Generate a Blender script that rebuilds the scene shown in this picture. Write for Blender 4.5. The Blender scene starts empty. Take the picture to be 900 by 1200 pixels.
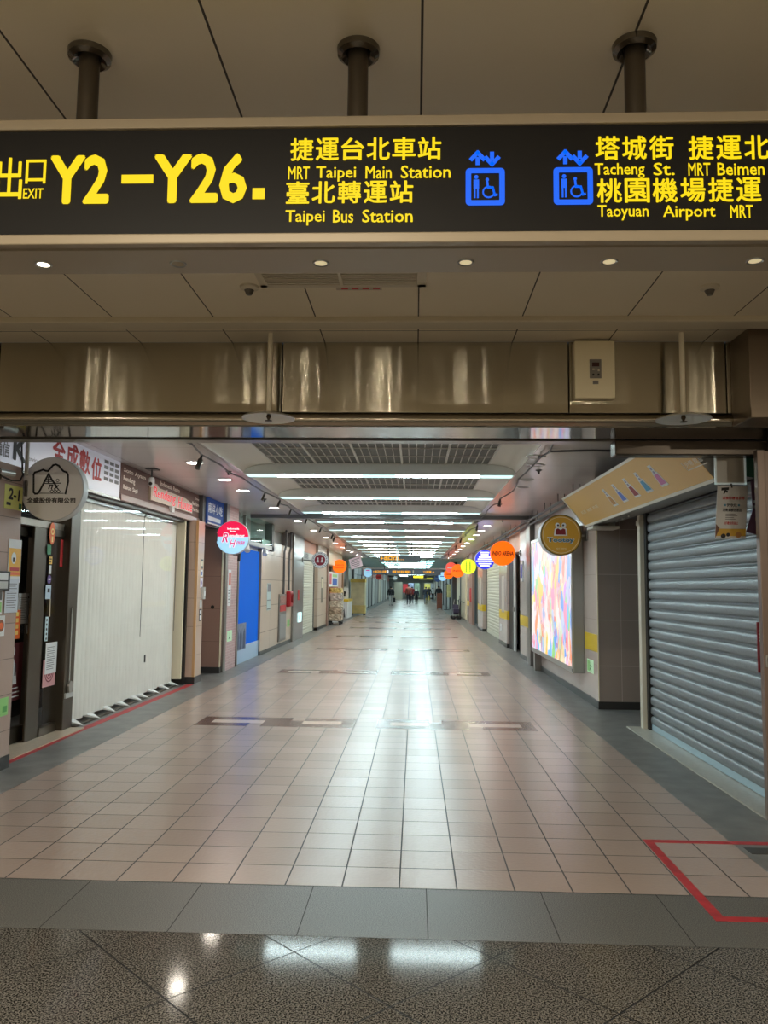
import bpy, math, random
from mathutils import Vector, Matrix
random.seed(7)
C = bpy.context.scene.collection
SC = bpy.context.scene
PI = math.pi

# ------------------------------------------------------------------ camera
cam_d = bpy.data.cameras.new('camera'); cam = bpy.data.objects.new('camera', cam_d); C.objects.link(cam)
cam_d.sensor_fit = 'HORIZONTAL'; cam_d.sensor_width = 36.0; cam_d.lens = 36.0 * 937.09 / 900.0
cam_d.clip_end = 400
_y, _p, _r = 0.03947546, 0.0933359, -0.01078926
_R = (Matrix.Rotation(_y, 3, 'Z') @ Matrix.Rotation(_p, 3, 'X') @ Matrix.Rotation(_r, 3, 'Y'))
_cx, _cf, _cu = _R.col[0], _R.col[1], _R.col[2]
mw = Matrix.Identity(4)
for i in range(3):
    mw[i][0] = _cx[i]; mw[i][1] = _cu[i]; mw[i][2] = -_cf[i]
mw[2][3] = 1.5635
cam.matrix_world = mw
SC.camera = cam
# ------------------------------------------------------------------ exposure, world
vs = SC.view_settings
vs.view_transform = 'Standard'; vs.look = 'None'; vs.gamma = 1.0; vs.use_curve_mapping = False
vs.exposure = 0.0
wd = bpy.data.worlds.new('world'); SC.world = wd; wd.use_nodes = True
wd.node_tree.nodes['Background'].inputs[0].default_value = (.9, .95, 1, 1)
wd.node_tree.nodes['Background'].inputs[1].default_value = 0.05
SC.cycles.use_denoising = True
SC.cycles.max_bounces = 8
SC.cycles.sample_clamp_indirect = 6
SC.cycles.caustics_reflective = False
SC.cycles.caustics_refractive = False
# light levels
E_TUBE = 56.0        # fluorescent diffusers in the ceiling beams
E_DOWN = 130.0        # shop side downlights
W_LOBBY = 190.0       # each unseen lobby lamp behind the camera
W_SIGNSPOT = 1.6     # each small downlight under the overhead sign
# unseen disc lights added behind the viewer for lobby light and header streaks
def unseen_lobby_lamp(x, y, w, size=.18, col=(1, .9, .72)):
    d = bpy.data.lights.new('unseen_lobby_lamp', 'AREA'); d.shape = 'DISK'; d.size = size; d.energy = w; d.color = col
    o = bpy.data.objects.new('unseen_lobby_lamp', d); C.objects.link(o); o.location = (x, y, 3.235)
for lx, ly in ((-4.54, -1), (-1.5, -1), (-.48, -1), (4.33, -1), (-3, -4), (.9, -4), (3, -4)):
    unseen_lobby_lamp(lx, ly, W_LOBBY)

# ------------------------------------------------------------------ helpers
def S(r, g, b):
    f = lambda c: ((c / 255 + .055) / 1.055) ** 2.4 if c > 10.3 else c / 255 / 12.92
    return (f(r), f(g), f(b), 1.0)

MATS = {}
class NT:
    """tiny node helper"""
    def __init__(s, m):
        s.t = m.node_tree; s.n = s.t.nodes; s.l = s.t.links
    def new(s, k, **kw):
        n = s.n.new(k)
        for a, b in kw.items(): setattr(n, a, b)
        return n
    def set(s, sock, v):
        if hasattr(v, 'is_output') or isinstance(v, bpy.types.NodeSocket): s.l.new(v, sock)
        else: sock.default_value = v
    def math(s, op, a, b=0.0, c=None):
        n = s.new('ShaderNodeMath', operation=op); s.set(n.inputs[0], a); s.set(n.inputs[1], b)
        if c is not None: s.set(n.inputs[2], c)
        return n.outputs[0]
    def xyz(s):
        g = s.new('ShaderNodeNewGeometry'); q = s.new('ShaderNodeSeparateXYZ'); s.l.new(g.outputs['Position'], q.inputs[0])
        return q.outputs, g.outputs['Position']
    def line(s, coord, size, off, width):
        """1 on joints, 0 elsewhere; also the cell index"""
        t = s.math('DIVIDE', s.math('SUBTRACT', coord, off), size)
        fr = s.math('FRACT', t)
        d = s.math('ABSOLUTE', s.math('SUBTRACT', fr, .5))
        return s.math('GREATER_THAN', d, .5 - width / size / 2), s.math('FLOOR', t)
    def mix(s, fac, a, b):
        n = s.new('ShaderNodeMix', data_type='RGBA'); s.set(n.inputs[0], fac); s.set(n.inputs[6], a); s.set(n.inputs[7], b)
        return n.outputs[2]
    def noise(s, vec, scale, detail=2, dim=None):
        n = s.new('ShaderNodeTexNoise'); s.set(n.inputs['Scale'], scale); s.set(n.inputs['Detail'], detail)
        if vec is not None: s.l.new(vec, n.inputs['Vector'])
        return n.outputs['Fac']
    def ramp(s, fac, stops):
        n = s.new('ShaderNodeValToRGB'); s.l.new(fac, n.inputs[0]); e = n.color_ramp.elements
        while len(e) < len(stops): e.new(.5)
        for k, (p, c) in enumerate(stops): e[k].position = p; e[k].color = c
        return n.outputs[0]
    def scale(s, vec, sc):
        n = s.new('ShaderNodeMapping'); s.l.new(vec, n.inputs[0]); n.inputs['Scale'].default_value = sc
        return n.outputs[0]
    def bump(s, h, strength, dist=.01, normal=None):
        n = s.new('ShaderNodeBump'); n.inputs['Strength'].default_value = strength; n.inputs['Distance'].default_value = dist
        s.l.new(h, n.inputs['Height'])
        if normal is not None: s.l.new(normal, n.inputs['Normal'])
        return n.outputs[0]

def M(name, col=(.5, .5, .5, 1), rough=.5, metal=0.0, emit=0.0, ecol=None, spec=.5, var=0.0, vscale=8.0, bump=0.0, bscale=60.0, stretch=(1, 1, 1), sample=False, coat=0):
    """principled material with procedural colour variation and micro relief"""
    if name in MATS: return MATS[name]
    m = bpy.data.materials.new(name); m.use_nodes = True; MATS[name] = m
    T = NT(m); p = T.n['Principled BSDF']; m['_p'] = 1
    p.inputs['Base Color'].default_value = col; p.inputs['Roughness'].default_value = rough; p.inputs['Metallic'].default_value = metal
    p.inputs['Specular IOR Level'].default_value = spec; p.inputs['Coat Weight'].default_value = coat
    if emit:
        p.inputs['Emission Color'].default_value = ecol or col; p.inputs['Emission Strength'].default_value = emit
    m.cycles.emission_sampling = 'AUTO' if sample else 'NONE'
    if var or bump:
        o, pos = T.xyz(); v = T.scale(pos, stretch)
        if var:
            n = T.noise(v, vscale, 3)
            lo = tuple(c * (1 - var) for c in col[:3]) + (1,); hi = tuple(min(1, c * (1 + var)) for c in col[:3]) + (1,)
            T.l.new(T.ramp(n, [(.3, lo), (.7, hi)]), p.inputs['Base Color'])
        if bump:
            T.l.new(T.bump(T.noise(v, bscale, 2), bump), p.inputs['Normal'])
    return m

def tile_mat(name, col, axes, size, off, joint, jcol, rough=.3, tint=.06, bump=.0, bscale=40, rot45=False, spec=.5, speck=None, rnoise=0, stretch=(1, 1, 1)):
    """tiles laid on a grid over two world axes"""
    m = bpy.data.materials.new(name); m.use_nodes = True; MATS[name] = m
    T = NT(m); p = T.n['Principled BSDF']
    o, pos = T.xyz(); a, b = o[axes[0]], o[axes[1]]
    if rot45:
        a, b = T.math('MULTIPLY', T.math('ADD', a, b), .70711), T.math('MULTIPLY', T.math('SUBTRACT', o[axes[0]], o[axes[1]]), .70711)
    la, ia = T.line(a, size[0], off[0], joint); lb, ib = T.line(b, size[1], off[1], joint)
    j = T.math('MAXIMUM', la, lb)
    cx = T.new('ShaderNodeCombineXYZ'); T.l.new(ia, cx.inputs[0]); T.l.new(ib, cx.inputs[1])
    wn = T.new('ShaderNodeTexWhiteNoise'); T.l.new(cx.outputs[0], wn.inputs['Vector'])
    lo = tuple(c * (1 - tint) for c in col[:3]) + (1,); hi = tuple(min(1, c * (1 + tint)) for c in col[:3]) + (1,)
    base = T.mix(wn.outputs['Value'], lo, hi)
    if speck:
        n = T.noise(pos, speck[0], 2)
        base = T.mix(T.ramp(n, [(.42, (0, 0, 0, 1)), (.58, (1, 1, 1, 1))]), speck[1], speck[2])
    base = T.mix(j, base, jcol)
    T.l.new(base, p.inputs['Base Color']); p.inputs['Specular IOR Level'].default_value = spec
    rr = T.math('ADD', T.math('MULTIPLY', j, .4), rough)
    if rnoise: rr = T.math('ADD', rr, T.math('MULTIPLY', T.noise(pos, 3, 3), rnoise))
    T.l.new(rr, p.inputs['Roughness'])
    nm = T.bump(T.math('SUBTRACT', 1.0, j), .35, .002)
    if bump: nm = T.bump(T.noise(T.scale(pos, stretch), bscale, 2), bump, .004, nm)
    T.l.new(nm, p.inputs['Normal'])
    return m

class F:
    """a drawing frame: u to the right, v up, n towards the viewer of that face"""
    def __init__(s, O, U, V): s.O = Vector(O); s.U = Vector(U).normalized(); s.V = Vector(V).normalized(); s.N = s.U.cross(s.V)
    def p(s, u, v, d=0): return s.O + s.U * u + s.V * v + s.N * d
def FRONT(y, x=0, z=0): return F((x, y, z), (1, 0, 0), (0, 0, 1))
def LEFT(x): return F((x, 0, 0), (0, 1, 0), (0, 0, 1))
def RIGHT(x): return F((x, 0, 0), (0, -1, 0), (0, 0, 1))
def UNDER(z): return F((0, 0, z), (1, 0, 0), (0, -1, 0))    # seen from below, reads towards +x

class B:
    """mesh builder"""
    def __init__(s): s.v = []; s.f = []; s.sm = False
    def add(s, vs, fs):
        b = len(s.v); s.v += [tuple(q) for q in vs]; s.f += [tuple(i + b for i in f) for f in fs]; return s
    def box(s, x0, x1, y0, y1, z0, z1):
        x0, x1 = sorted((x0, x1)); y0, y1 = sorted((y0, y1)); z0, z1 = sorted((z0, z1))
        return s.add([(x, y, z) for z in (z0, z1) for y in (y0, y1) for x in (x0, x1)],
                     [(0, 2, 3, 1), (4, 5, 7, 6), (0, 1, 5, 4), (2, 6, 7, 3), (0, 4, 6, 2), (1, 3, 7, 5)])
    def fpoly(s, fr, pts, d0, d1):
        n = len(pts)
        area = sum(pts[i][0] * pts[(i + 1) % n][1] - pts[(i + 1) % n][0] * pts[i][1] for i in range(n))
        if area < 0: pts = pts[::-1]
        vs = [fr.p(u, v, d0) for u, v in pts] + [fr.p(u, v, d1) for u, v in pts]
        fs = [tuple(range(n))[::-1], tuple(range(n, 2 * n))] + [(i, (i + 1) % n, n + (i + 1) % n, n + i) for i in range(n)]
        return s.add(vs, fs)
    def fbox(s, fr, u0, u1, v0, v1, d0, d1):
        return s.fpoly(fr, [(min(u0, u1), min(v0, v1)), (max(u0, u1), min(v0, v1)), (max(u0, u1), max(v0, v1)), (min(u0, u1), max(v0, v1))], d0, d1)
    def fdisc(s, fr, cu, cv, r, d0, d1, n=40, rv=None):
        rv = rv or r
        return s.fpoly(fr, [(cu + r * math.cos(2 * PI * i / n), cv + rv * math.sin(2 * PI * i / n)) for i in range(n)], d0, d1)
    def fring(s, fr, cu, cv, r0, r1, d0, d1, n=40):
        c = [(math.cos(2 * PI * i / n), math.sin(2 * PI * i / n)) for i in range(n)]
        vs = [fr.p(cu + r * a, cv + r * b, d) for r, d in ((r0, d1), (r1, d1), (r1, d0), (r0, d0)) for a, b in c]
        fs = []
        for k in range(4):
            k2 = (k + 1) % 4
            for i in range(n):
                i2 = (i + 1) % n; fs.append((k * n + i, k2 * n + i, k2 * n + i2, k * n + i2))
        return s.add(vs, fs)
    def fstroke(s, fr, pts, w, d0, d1, closed=False):
        """a drawn line of width w"""
        P = [Vector(q).to_2d() if len(q) == 3 else Vector(q) for q in pts]
        if closed: P = P + [P[0]]
        for a, b in zip(P, P[1:]):
            t = (b - a)
            if t.length < 1e-6: continue
            t.normalize(); nn = Vector((-t.y, t.x)) * w / 2; e = t * w * .35
            s.fpoly(fr, [tuple(a - e - nn), tuple(b + e - nn), tuple(b + e + nn), tuple(a - e + nn)], d0, d1)
        return s
    def prism(s, pts, axis, a0, a1):
        """pts in the two other axes (order x,y,z), pushed along axis"""
        n = len(pts); ax = 'xyz'.index(axis)
        def mk(q, a):
            l = list(q); l.insert(ax, a); return tuple(l)
        vs = [mk(q, a0) for q in pts] + [mk(q, a1) for q in pts]
        fs = [tuple(range(n))[::-1], tuple(range(n, 2 * n))] + [(i, (i + 1) % n, n + (i + 1) % n, n + i) for i in range(n)]
        return s.add(vs, fs)
    def sheet(s, pts, axis, a0, a1, n=1):
        """open profile pushed along axis"""
        ax = 'xyz'.index(axis); k = len(pts)
        def mk(q, a):
            l = list(q); l.insert(ax, a); return tuple(l)
        vs = []; fs = []
        for j in range(n + 1):
            vs += [mk(q, a0 + (a1 - a0) * j / n) for q in pts]
        for j in range(n):
            fs += [(j * k + i, j * k + i + 1, (j + 1) * k + i + 1, (j + 1) * k + i) for i in range(k - 1)]
        return s.add(vs, fs)
    def tube(s, pts, r, n=8, cap=True):
        P = [Vector(q) for q in pts]; rs = r if isinstance(r, (list, tuple)) else [r] * len(P)
        vs = []; fs = []; up = None
        for i, q in enumerate(P):
            t = (P[min(i + 1, len(P) - 1)] - P[max(i - 1, 0)])
            if t.length < 1e-9: t = Vector((0, 0, 1))
            t.normalize()
            if up is None: up = Vector((0, 0, 1)) if abs(t.z) < .9 else Vector((1, 0, 0))
            a = t.cross(up)
            if a.length < 1e-6: a = t.cross(Vector((0, 1, 0)))
            a.normalize(); b = a.cross(t).normalized(); up = b
            vs += [q + (a * math.cos(2 * PI * k / n) + b * math.sin(2 * PI * k / n)) * rs[i] for k in range(n)]
        for i in range(len(P) - 1):
            fs += [(i * n + k, i * n + (k + 1) % n, (i + 1) * n + (k + 1) % n, (i + 1) * n + k) for k in range(n)]
        if cap: fs += [tuple(range(n)), tuple(range((len(P) - 1) * n, len(P) * n))[::-1]]
        return s.add(vs, fs)
    def lathe(s, c, prof, n=32, axis='z'):
        """profile of (radius, height) spun about a vertical or y axis"""
        vs = []; fs = []; k = len(prof)
        for i in range(n):
            a = 2 * PI * i / n
            for r, h in prof:
                if axis == 'z': vs.append((c[0] + r * math.cos(a), c[1] + r * math.sin(a), c[2] + h))
                else: vs.append((c[0] + r * math.cos(a), c[1] + h, c[2] + r * math.sin(a)))
        for i in range(n):
            j = (i + 1) % n
            fs += [(i * k + q, j * k + q, j * k + q + 1, i * k + q + 1) for q in range(k - 1)]
        return s.add(vs, fs)
    def make(s, name, mat, parent=None, smooth=False, bevel=0, fix=True):
        me = bpy.data.meshes.new(name); me.from_pydata(s.v, [], s.f)
        o = bpy.data.objects.new(name, me); C.objects.link(o)
        me.materials.append(mat)
        import bmesh
        bm = bmesh.new(); bm.from_mesh(me)
        if fix: bmesh.ops.recalc_face_normals(bm, faces=bm.faces)
        if smooth:
            for f in bm.faces: f.smooth = True
            for e in bm.edges:
                if len(e.link_faces) == 2 and e.calc_face_angle(0) > .7: e.smooth = False
        bm.to_mesh(me); bm.free()
        if bevel:
            b = o.modifiers.new('bevel', 'BEVEL'); b.width = bevel; b.segments = 2; b.limit_method = 'ANGLE'
        if parent is not None: put(o, parent)
        return o

def put(o, parent):
    o.parent = parent
    r = parent
    while r.parent is not None: r = r.parent
    if parent.parent is None: o.matrix_parent_inverse = Matrix.Translation(-Vector(parent.location))

def tag(o, label, cat, group=None):
    o['label'] = label; o['category'] = cat
    if group: o['group'] = group
    return o
def thing(name, label, cat, loc, group=None):
    o = bpy.data.objects.new(name, None); C.objects.link(o); o.location = loc; o.empty_display_size = .1
    return tag(o, label, cat, group)
def struct(b, name, mat, **kw):
    o = b.make(name, mat, **kw); o['kind'] = 'structure'; return o
def dup(root, delta, label, group=None):
    r = root.copy(); C.objects.link(r); r.location = Vector(root.location) + Vector(delta); r['label'] = label
    if group: r['group'] = group
    for ch in list(root.children):
        c = ch.copy(); C.objects.link(c); c.parent = r; c.matrix_parent_inverse = ch.matrix_parent_inverse.copy()
        for g in ch.children:
            d = g.copy(); C.objects.link(d); d.parent = c; d.matrix_parent_inverse = g.matrix_parent_inverse.copy()
    return r

def text(body, fr, u0, u1, v0, v1, d, mat, parent=None, name='lettering', bold=0.0, depth=0.0, shear=0.0):
    """one line of writing fitted into a rectangle of a frame"""
    cu = bpy.data.curves.new('t', 'FONT'); cu.body = body; cu.size = 1; cu.resolution_u = 2; cu.shear = shear
    to = bpy.data.objects.new('t', cu)
    me = bpy.data.meshes.new_from_object(to)
    bpy.data.objects.remove(to); bpy.data.curves.remove(cu)
    if bold:                                    # heavier strokes: the same outlines laid side by side
        V0 = [v.co.copy() for v in me.vertices]; F0 = [tuple(p.vertices) for p in me.polygons]; vv = []; ff = []
        for a in range(8):
            d_ = Vector((math.cos(a * PI / 4), math.sin(a * PI / 4), 0)) * bold; n0 = len(vv)
            vv += [q + d_ + Vector((0, 0, a * .02)) for q in V0]; ff += [tuple(i + n0 for i in f) for f in F0]
        bpy.data.meshes.remove(me); me = bpy.data.meshes.new('t'); me.from_pydata(vv, [], ff)
    xs = [v.co.x for v in me.vertices]; ys = [v.co.y for v in me.vertices]
    if not xs: return None
    x0, x1, y0, y1 = min(xs), max(xs), min(ys), max(ys)
    su = (u1 - u0) / max(1e-6, x1 - x0); sv = (v1 - v0) / max(1e-6, y1 - y0)
    for v in me.vertices:
        v.co = fr.p(u0 + (v.co.x - x0) * su, v0 + (v.co.y - y0) * sv, d + v.co.z * .008)
    if depth:
        import bmesh
        bm = bmesh.new(); bm.from_mesh(me)
        g = bmesh.ops.extrude_face_region(bm, geom=bm.faces[:])
        bmesh.ops.translate(bm, vec=fr.N * depth, verts=[e for e in g['geom'] if isinstance(e, bmesh.types.BMVert)])
        bmesh.ops.recalc_face_normals(bm, faces=bm.faces); bm.to_mesh(me); bm.free()
    me.name = name; me.materials.clear(); me.materials.append(mat)
    for p in me.polygons: p.material_index = 0; p.use_smooth = False
    o = bpy.data.objects.new(name, me); C.objects.link(o)
    if parent is not None: put(o, parent)
    return o

ORD = ['first', 'second', 'third', 'fourth', 'fifth', 'sixth', 'seventh', 'eighth', 'ninth', 'tenth', 'eleventh', 'twelfth', 'thirteenth', 'fourteenth', 'fifteenth', 'sixteenth', 'seventeenth', 'eighteenth', 'nineteenth', 'twentieth', 'twenty-first', 'twenty-second']

# ------------------------------------------------------------------ materials
JD = S(60, 54, 50)
m_tile = tile_mat('corridor_tile', S(166, 148, 138), (0, 1), (.3, .3), (-3.07, 4.336), .008, S(48, 42, 40), rough=.24, tint=.06, bump=.34, bscale=38, spec=.5, stretch=(1, 1, 1))
m_border = M('border_stone', S(112, 112, 110), .38, var=.22, vscale=5, bump=.05, bscale=90)
m_strip = tile_mat('honed_granite', S(120, 116, 110), (0, 1), (.59, .595), (.07, 3.735), .005, S(50, 48, 46), rough=.42, tint=.05, speck=(200, S(58, 57, 54), S(114, 112, 106)))
m_gran = tile_mat('polished_granite', S(120, 116, 110), (0, 1), (.6, .6), (1.57, -2.885), .007, S(22, 20, 18), rough=.09, tint=.05, rot45=True, spec=.1, speck=(140, S(20, 19, 18), S(116, 112, 106)))
m_inlay = M('brown_floor_tile', S(88, 64, 58), .22, var=.1, vscale=10, bump=.1, bscale=42)
m_inlay2 = M('pale_floor_tile', S(196, 178, 168), .22, var=.05, vscale=10, bump=.1, bscale=42)
m_tape = M('red_floor_tape', S(170, 40, 46), .5, var=.25, vscale=14)
m_ceil = tile_mat('ceiling_panel', S(222, 220, 220), (0, 1), (1.2, 1.2), (-3.5, 6.1), .006, S(90, 88, 86), rough=.2, tint=.02)
m_white = M('white_paint', S(214, 212, 206), .45)
m_cove = M('cove_paint', S(232, 230, 220), .5)
m_beam = M('beam_paint', S(226, 228, 224), .4)
m_grid = M('grille_bar_white', S(220, 220, 214), .5)
m_dark = M('ceiling_void', S(78, 80, 78), .8)
m_lobceil = tile_mat('lobby_ceiling_panel', S(228, 216, 190), (0, 1), (.6475, 2.4), (.01, .35), .008, S(70, 64, 56), rough=.35, tint=.015)
m_lobwall = M('lobby_wall_tile', S(170, 160, 146), .4, var=.05)
m_beige = M('beige_enamel', S(206, 196, 172), .4)
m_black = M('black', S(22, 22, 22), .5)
m_glassdark = M('dark_interior', S(52, 48, 44), .8, var=.3, vscale=3)
m_tilL = tile_mat('pink_wall_tile_left', S(186, 164, 154), (1, 2), (.6, .3), (6.85, .32), .006, S(120, 104, 98), rough=.22, tint=.03)
m_tilFront = tile_mat('brown_wall_tile_front', S(150, 138, 132), (0, 2), (.3, .6), (2.42, .56), .008, S(176, 164, 156), rough=.25, tint=.02)
m_tilRec = tile_mat('brown_wall_tile_recess', S(150, 118, 106), (0, 2), (.6, .58), (-3.48, .56), .006, S(110, 84, 76), rough=.3, tint=.03)
m_tilR = tile_mat('pink_wall_tile_right', S(196, 180, 172), (1, 2), (.6, .6), (10.77, .56), .006, S(130, 114, 106), rough=.22, tint=.03)
m_tilB = tile_mat('beige_wall_tile', S(204, 184, 166), (1, 2), (1.2, .6), (18.0, .5), .01, S(140, 122, 108), rough=.3, tint=.03)
m_wood = M('warm_oak_edge', S(206, 160, 112), .4, var=.1, vscale=20, stretch=(1, 1, .1))
m_mosaic = tile_mat('pink_mosaic', S(190, 150, 150), (1, 2), (.1, .05), (14.4, 0), .008, S(214, 200, 198), rough=.35, tint=.12)
m_base = M('black_baseboard', S(46, 46, 46), .35)
m_yellow = M('yellow_band', S(226, 192, 40), .4)
m_bronze = M('bronze_frame', S(82, 75, 64), .35, metal=.6)
m_alu = M('aluminium', S(176, 176, 172), .35, metal=.8)
m_alud = M('grey_steel_post', S(128, 124, 120), .35, metal=.7)
m_galv = M('galvanised_slat', S(140, 149, 154), .45, metal=.4, var=.12, vscale=60, bump=.03, bscale=200)
m_rollwhite = M('white_roller_slat', S(212, 212, 196), .45)
m_paper = M('white_paper', S(226, 228, 230), .6)
m_ink = M('dark_ink', S(40, 40, 44), .6)
m_greyink = M('grey_ink', S(130, 130, 136), .6)
m_red = M('red_print', S(200, 40, 44), .5)
m_orange = M('orange_print', S(240, 108, 40), .5)
m_green = M('green_sticker', S(150, 214, 130), .5)
m_greend = M('dark_green_print', S(20, 120, 70), .5)
m_blue = M('blue_print', S(50, 96, 190), .5)
m_cream = M('cream_panel', S(226, 216, 190), .5)
m_grey = M('grey_panel', S(150, 150, 150), .5)
m_greyL = M('light_grey_panel', S(190, 192, 190), .45)
m_greyD = M('dark_grey_panel', S(84, 84, 86), .5)

SMEAR = .42    # spread of reflections up and down the brushed sheet
def steel(name, col, rough, bump, sc=(14, 14, .35)):
    m = bpy.data.materials.new(name); m.use_nodes = True; T = NT(m); p = T.n['Principled BSDF']
    p.inputs['Base Color'].default_value = col; p.inputs['Metallic'].default_value = 1.0; p.inputs['Roughness'].default_value = rough
    o, pos = T.xyz()
    # long waves across the sheet plus fine horizontal brushing that smears reflections up and down
    n1 = T.noise(T.scale(pos, (1.6, 1.6, .12)), 2.0, 2)
    n2 = T.noise(T.scale(pos, (2, 2, 90)), 14, 2)
    b = T.bump(n1, bump, .06)
    wn = T.new('ShaderNodeTexWhiteNoise'); T.l.new(T.scale(pos, (40, 40, 9000)), wn.inputs['Vector'])
    cz = T.new('ShaderNodeCombineXYZ'); T.l.new(T.math('MULTIPLY', T.math('SUBTRACT', wn.outputs['Value'], .5), SMEAR), cz.inputs[2])
    va = T.new('ShaderNodeVectorMath', operation='ADD'); T.l.new(b, va.inputs[0]); T.l.new(cz.outputs[0], va.inputs[1])
    vn = T.new('ShaderNodeVectorMath', operation='NORMALIZE'); T.l.new(va.outputs[0], vn.inputs[0]); b = vn.outputs[0]
    T.l.new(b, p.inputs['Normal'])
    return m
m_steel = steel('brushed_stainless', S(178, 170, 150), .10, .2)
m_soffit = M('mirror_soffit', S(150, 150, 150), .07, metal=1.0)

def glass(name, tint=(1, 1, 1, 1), refl=.12):
    m = bpy.data.materials.new(name); m.use_nodes = True; T = NT(m)
    T.n.remove(T.n['Principled BSDF'])
    tr = T.new('ShaderNodeBsdfTransparent'); tr.inputs[0].default_value = tint
    gl = T.new('ShaderNodeBsdfGlossy'); gl.inputs['Roughness'].default_value = .03; gl.inputs[0].default_value = (.9, .95, 1, 1)
    g = T.new('ShaderNodeNewGeometry'); dt = T.new('ShaderNodeVectorMath', operation='DOT_PRODUCT')
    T.l.new(g.outputs['Incoming'], dt.inputs[0]); T.l.new(g.outputs['Normal'], dt.inputs[1])
    c5 = T.math('POWER', T.math('SUBTRACT', 1.0, T.math('ABSOLUTE', dt.outputs['Value'])), 5.0)
    mx = T.new('ShaderNodeMixShader'); T.l.new(T.math('MULTIPLY_ADD', c5, .13, .012), mx.inputs[0]); T.l.new(tr.outputs[0], mx.inputs[1]); T.l.new(gl.outputs[0], mx.inputs[2])
    T.l.new(mx.outputs[0], T.n['Material Output'].inputs[0])
    return m
m_glass = glass('clear_glass'); m_glassg = glass('greenish_glass', S(232, 246, 244))

e_far = M('far_diffuser', (1, 1, 1, 1), .5, emit=20.0, ecol=(.68, .97, 1.0, 1), sample=True)
e_tube = M('fluorescent_diffuser', (1, 1, 1, 1), .5, emit=E_TUBE, ecol=(.78, .98, 1.0, 1), sample=True)
e_tubedim = M('diffuser_end', S(220, 236, 234), .4, emit=1.7, ecol=S(170, 214, 214))
e_down = M('downlight_glow', (1, 1, 1, 1), .5, emit=E_DOWN, ecol=(1, .9, .77, 1), sample=True)
e_spot = M('small_downlight_glow', (1, 1, 1, 1), .5, emit=6.0, ecol=(1, .86, .6, 1), sample=True)
e_spotoff = M('small_downlight_faint', S(216, 196, 130), .4, emit=.5, ecol=(1, .84, .5, 1))
e_yel = M('led_yellow', (.02, .016, 0, 1), .6, emit=1.0, ecol=S(255, 222, 0))
e_amber = M('led_amber', (.02, .012, 0, 1), .6, emit=1.1, ecol=S(255, 176, 30))
e_blue = M('led_blue', (0, .005, .02, 1), .6, emit=1.0, ecol=S(0, 100, 248))

# ------------------------------------------------------------------ floor
FAR = 112.0
def slab(name, x0, x1, y0, y1, z0, z1, mat): return struct(B().box(x0, x1, y0, y1, z0, z1), name, mat)
slab('floor', -3.07, 1.98, 4.336, FAR, -.12, 0, m_tile)
slab('floor_border_left', -4.7, -3.07, 4.336, FAR, -.12, -.0, m_border)
slab('floor_border_right', 1.98, 5.0, 4.336, FAR, -.12, -.0, m_border)
slab('floor_granite_strip', -8, 8, 3.735, 4.336, -.12, 0, m_strip)
slab('floor_lobby', -8, 8, -7, 3.735, -.12, 0, m_gran)
# brown key-pattern tiles let into the floor, in a band about every 5.4 m
pat = ['111111101111', '100001110001', '111101111111']
bi = B(); bl = B()
for k, yb in enumerate([9.05, 14.55, 19.95, 25.2, 30.3, 35.5, 40.8, 46.0, 51.3, 56.5, 61.7, 67.0]):
    for gx, flip in ((-2.47, False), (-.42, True)):
        for r in range(3):
            row = pat[2 - r]
            if flip: row = row[::-1]
            for c, ch in enumerate(row):
                b = bi if ch == '1' else (bl if r == 1 else None)
                if b: b.box(gx + c * .149, gx + (c + 1) * .149 - .0015, yb + r * .2, yb + (r + 1) * .2 - .0015, -.01, .0008)
struct(bi, 'floor_inlay', m_inlay); struct(bl, 'floor_inlay_pale', m_inlay2)
# thresholds
slab('trim_threshold_right', 2.42, 2.66, 5.75, 9.4, 0, .012, M('pale_terrazzo', S(178, 176, 166), .3, var=.08, vscale=30))
slab('trim_threshold_left', -4.0, -3.57, 6.85, 8.72, 0, .012, M('beige_terrazzo', S(190, 174, 154), .3, var=.08, vscale=30))

# ------------------------------------------------------------------ ceiling over the corridor
CZ, GZ = 3.05, 3.165
XL0, XL1, XR1, XR0 = -2.27, -1.87, .95, 1.30
YC0 = 6.02; YC1 = 42.0
slab('ceiling_left', -4.7, XL0, YC0, YC1, CZ, CZ + .05, m_ceil)
slab('ceiling_right', XR0, 5.0, YC0, YC1, CZ, CZ + .05, m_ceil)
def cove(xa, xb):
    pts = []
    for i in range(11):
        t = i / 10 * PI / 2
        pts.append((xa + (xb - xa) * (1 - math.cos(t)), CZ + (GZ + .005 - CZ) * math.sin(t)))
    return pts
struct(B().sheet(cove(XL0, XL1), 'y', YC0, YC1, 1), 'ceiling_cove_left', m_cove, smooth=True)
struct(B().sheet(cove(XR0, XR1), 'y', YC0, YC1, 1), 'ceiling_cove_right', m_cove, smooth=True)
slab('ceiling_void', XL1 - .05, XR1 + .05, YC0, YC1, GZ + .05, GZ + .1, m_dark)
slab('ceiling_far', -4.7, 5.0, YC1, FAR, CZ, CZ + .05, M('far_ceiling', S(186, 190, 190), .4))
# fire-shutter slot that crosses the corridor
sl = B().box(-3.45, 2.4, 16.55, 16.75, CZ - .075, CZ + .04)
struct(sl, 'trim_1', M('slot_grey', S(110, 112, 112), .4, metal=.5), bevel=.006)

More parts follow.
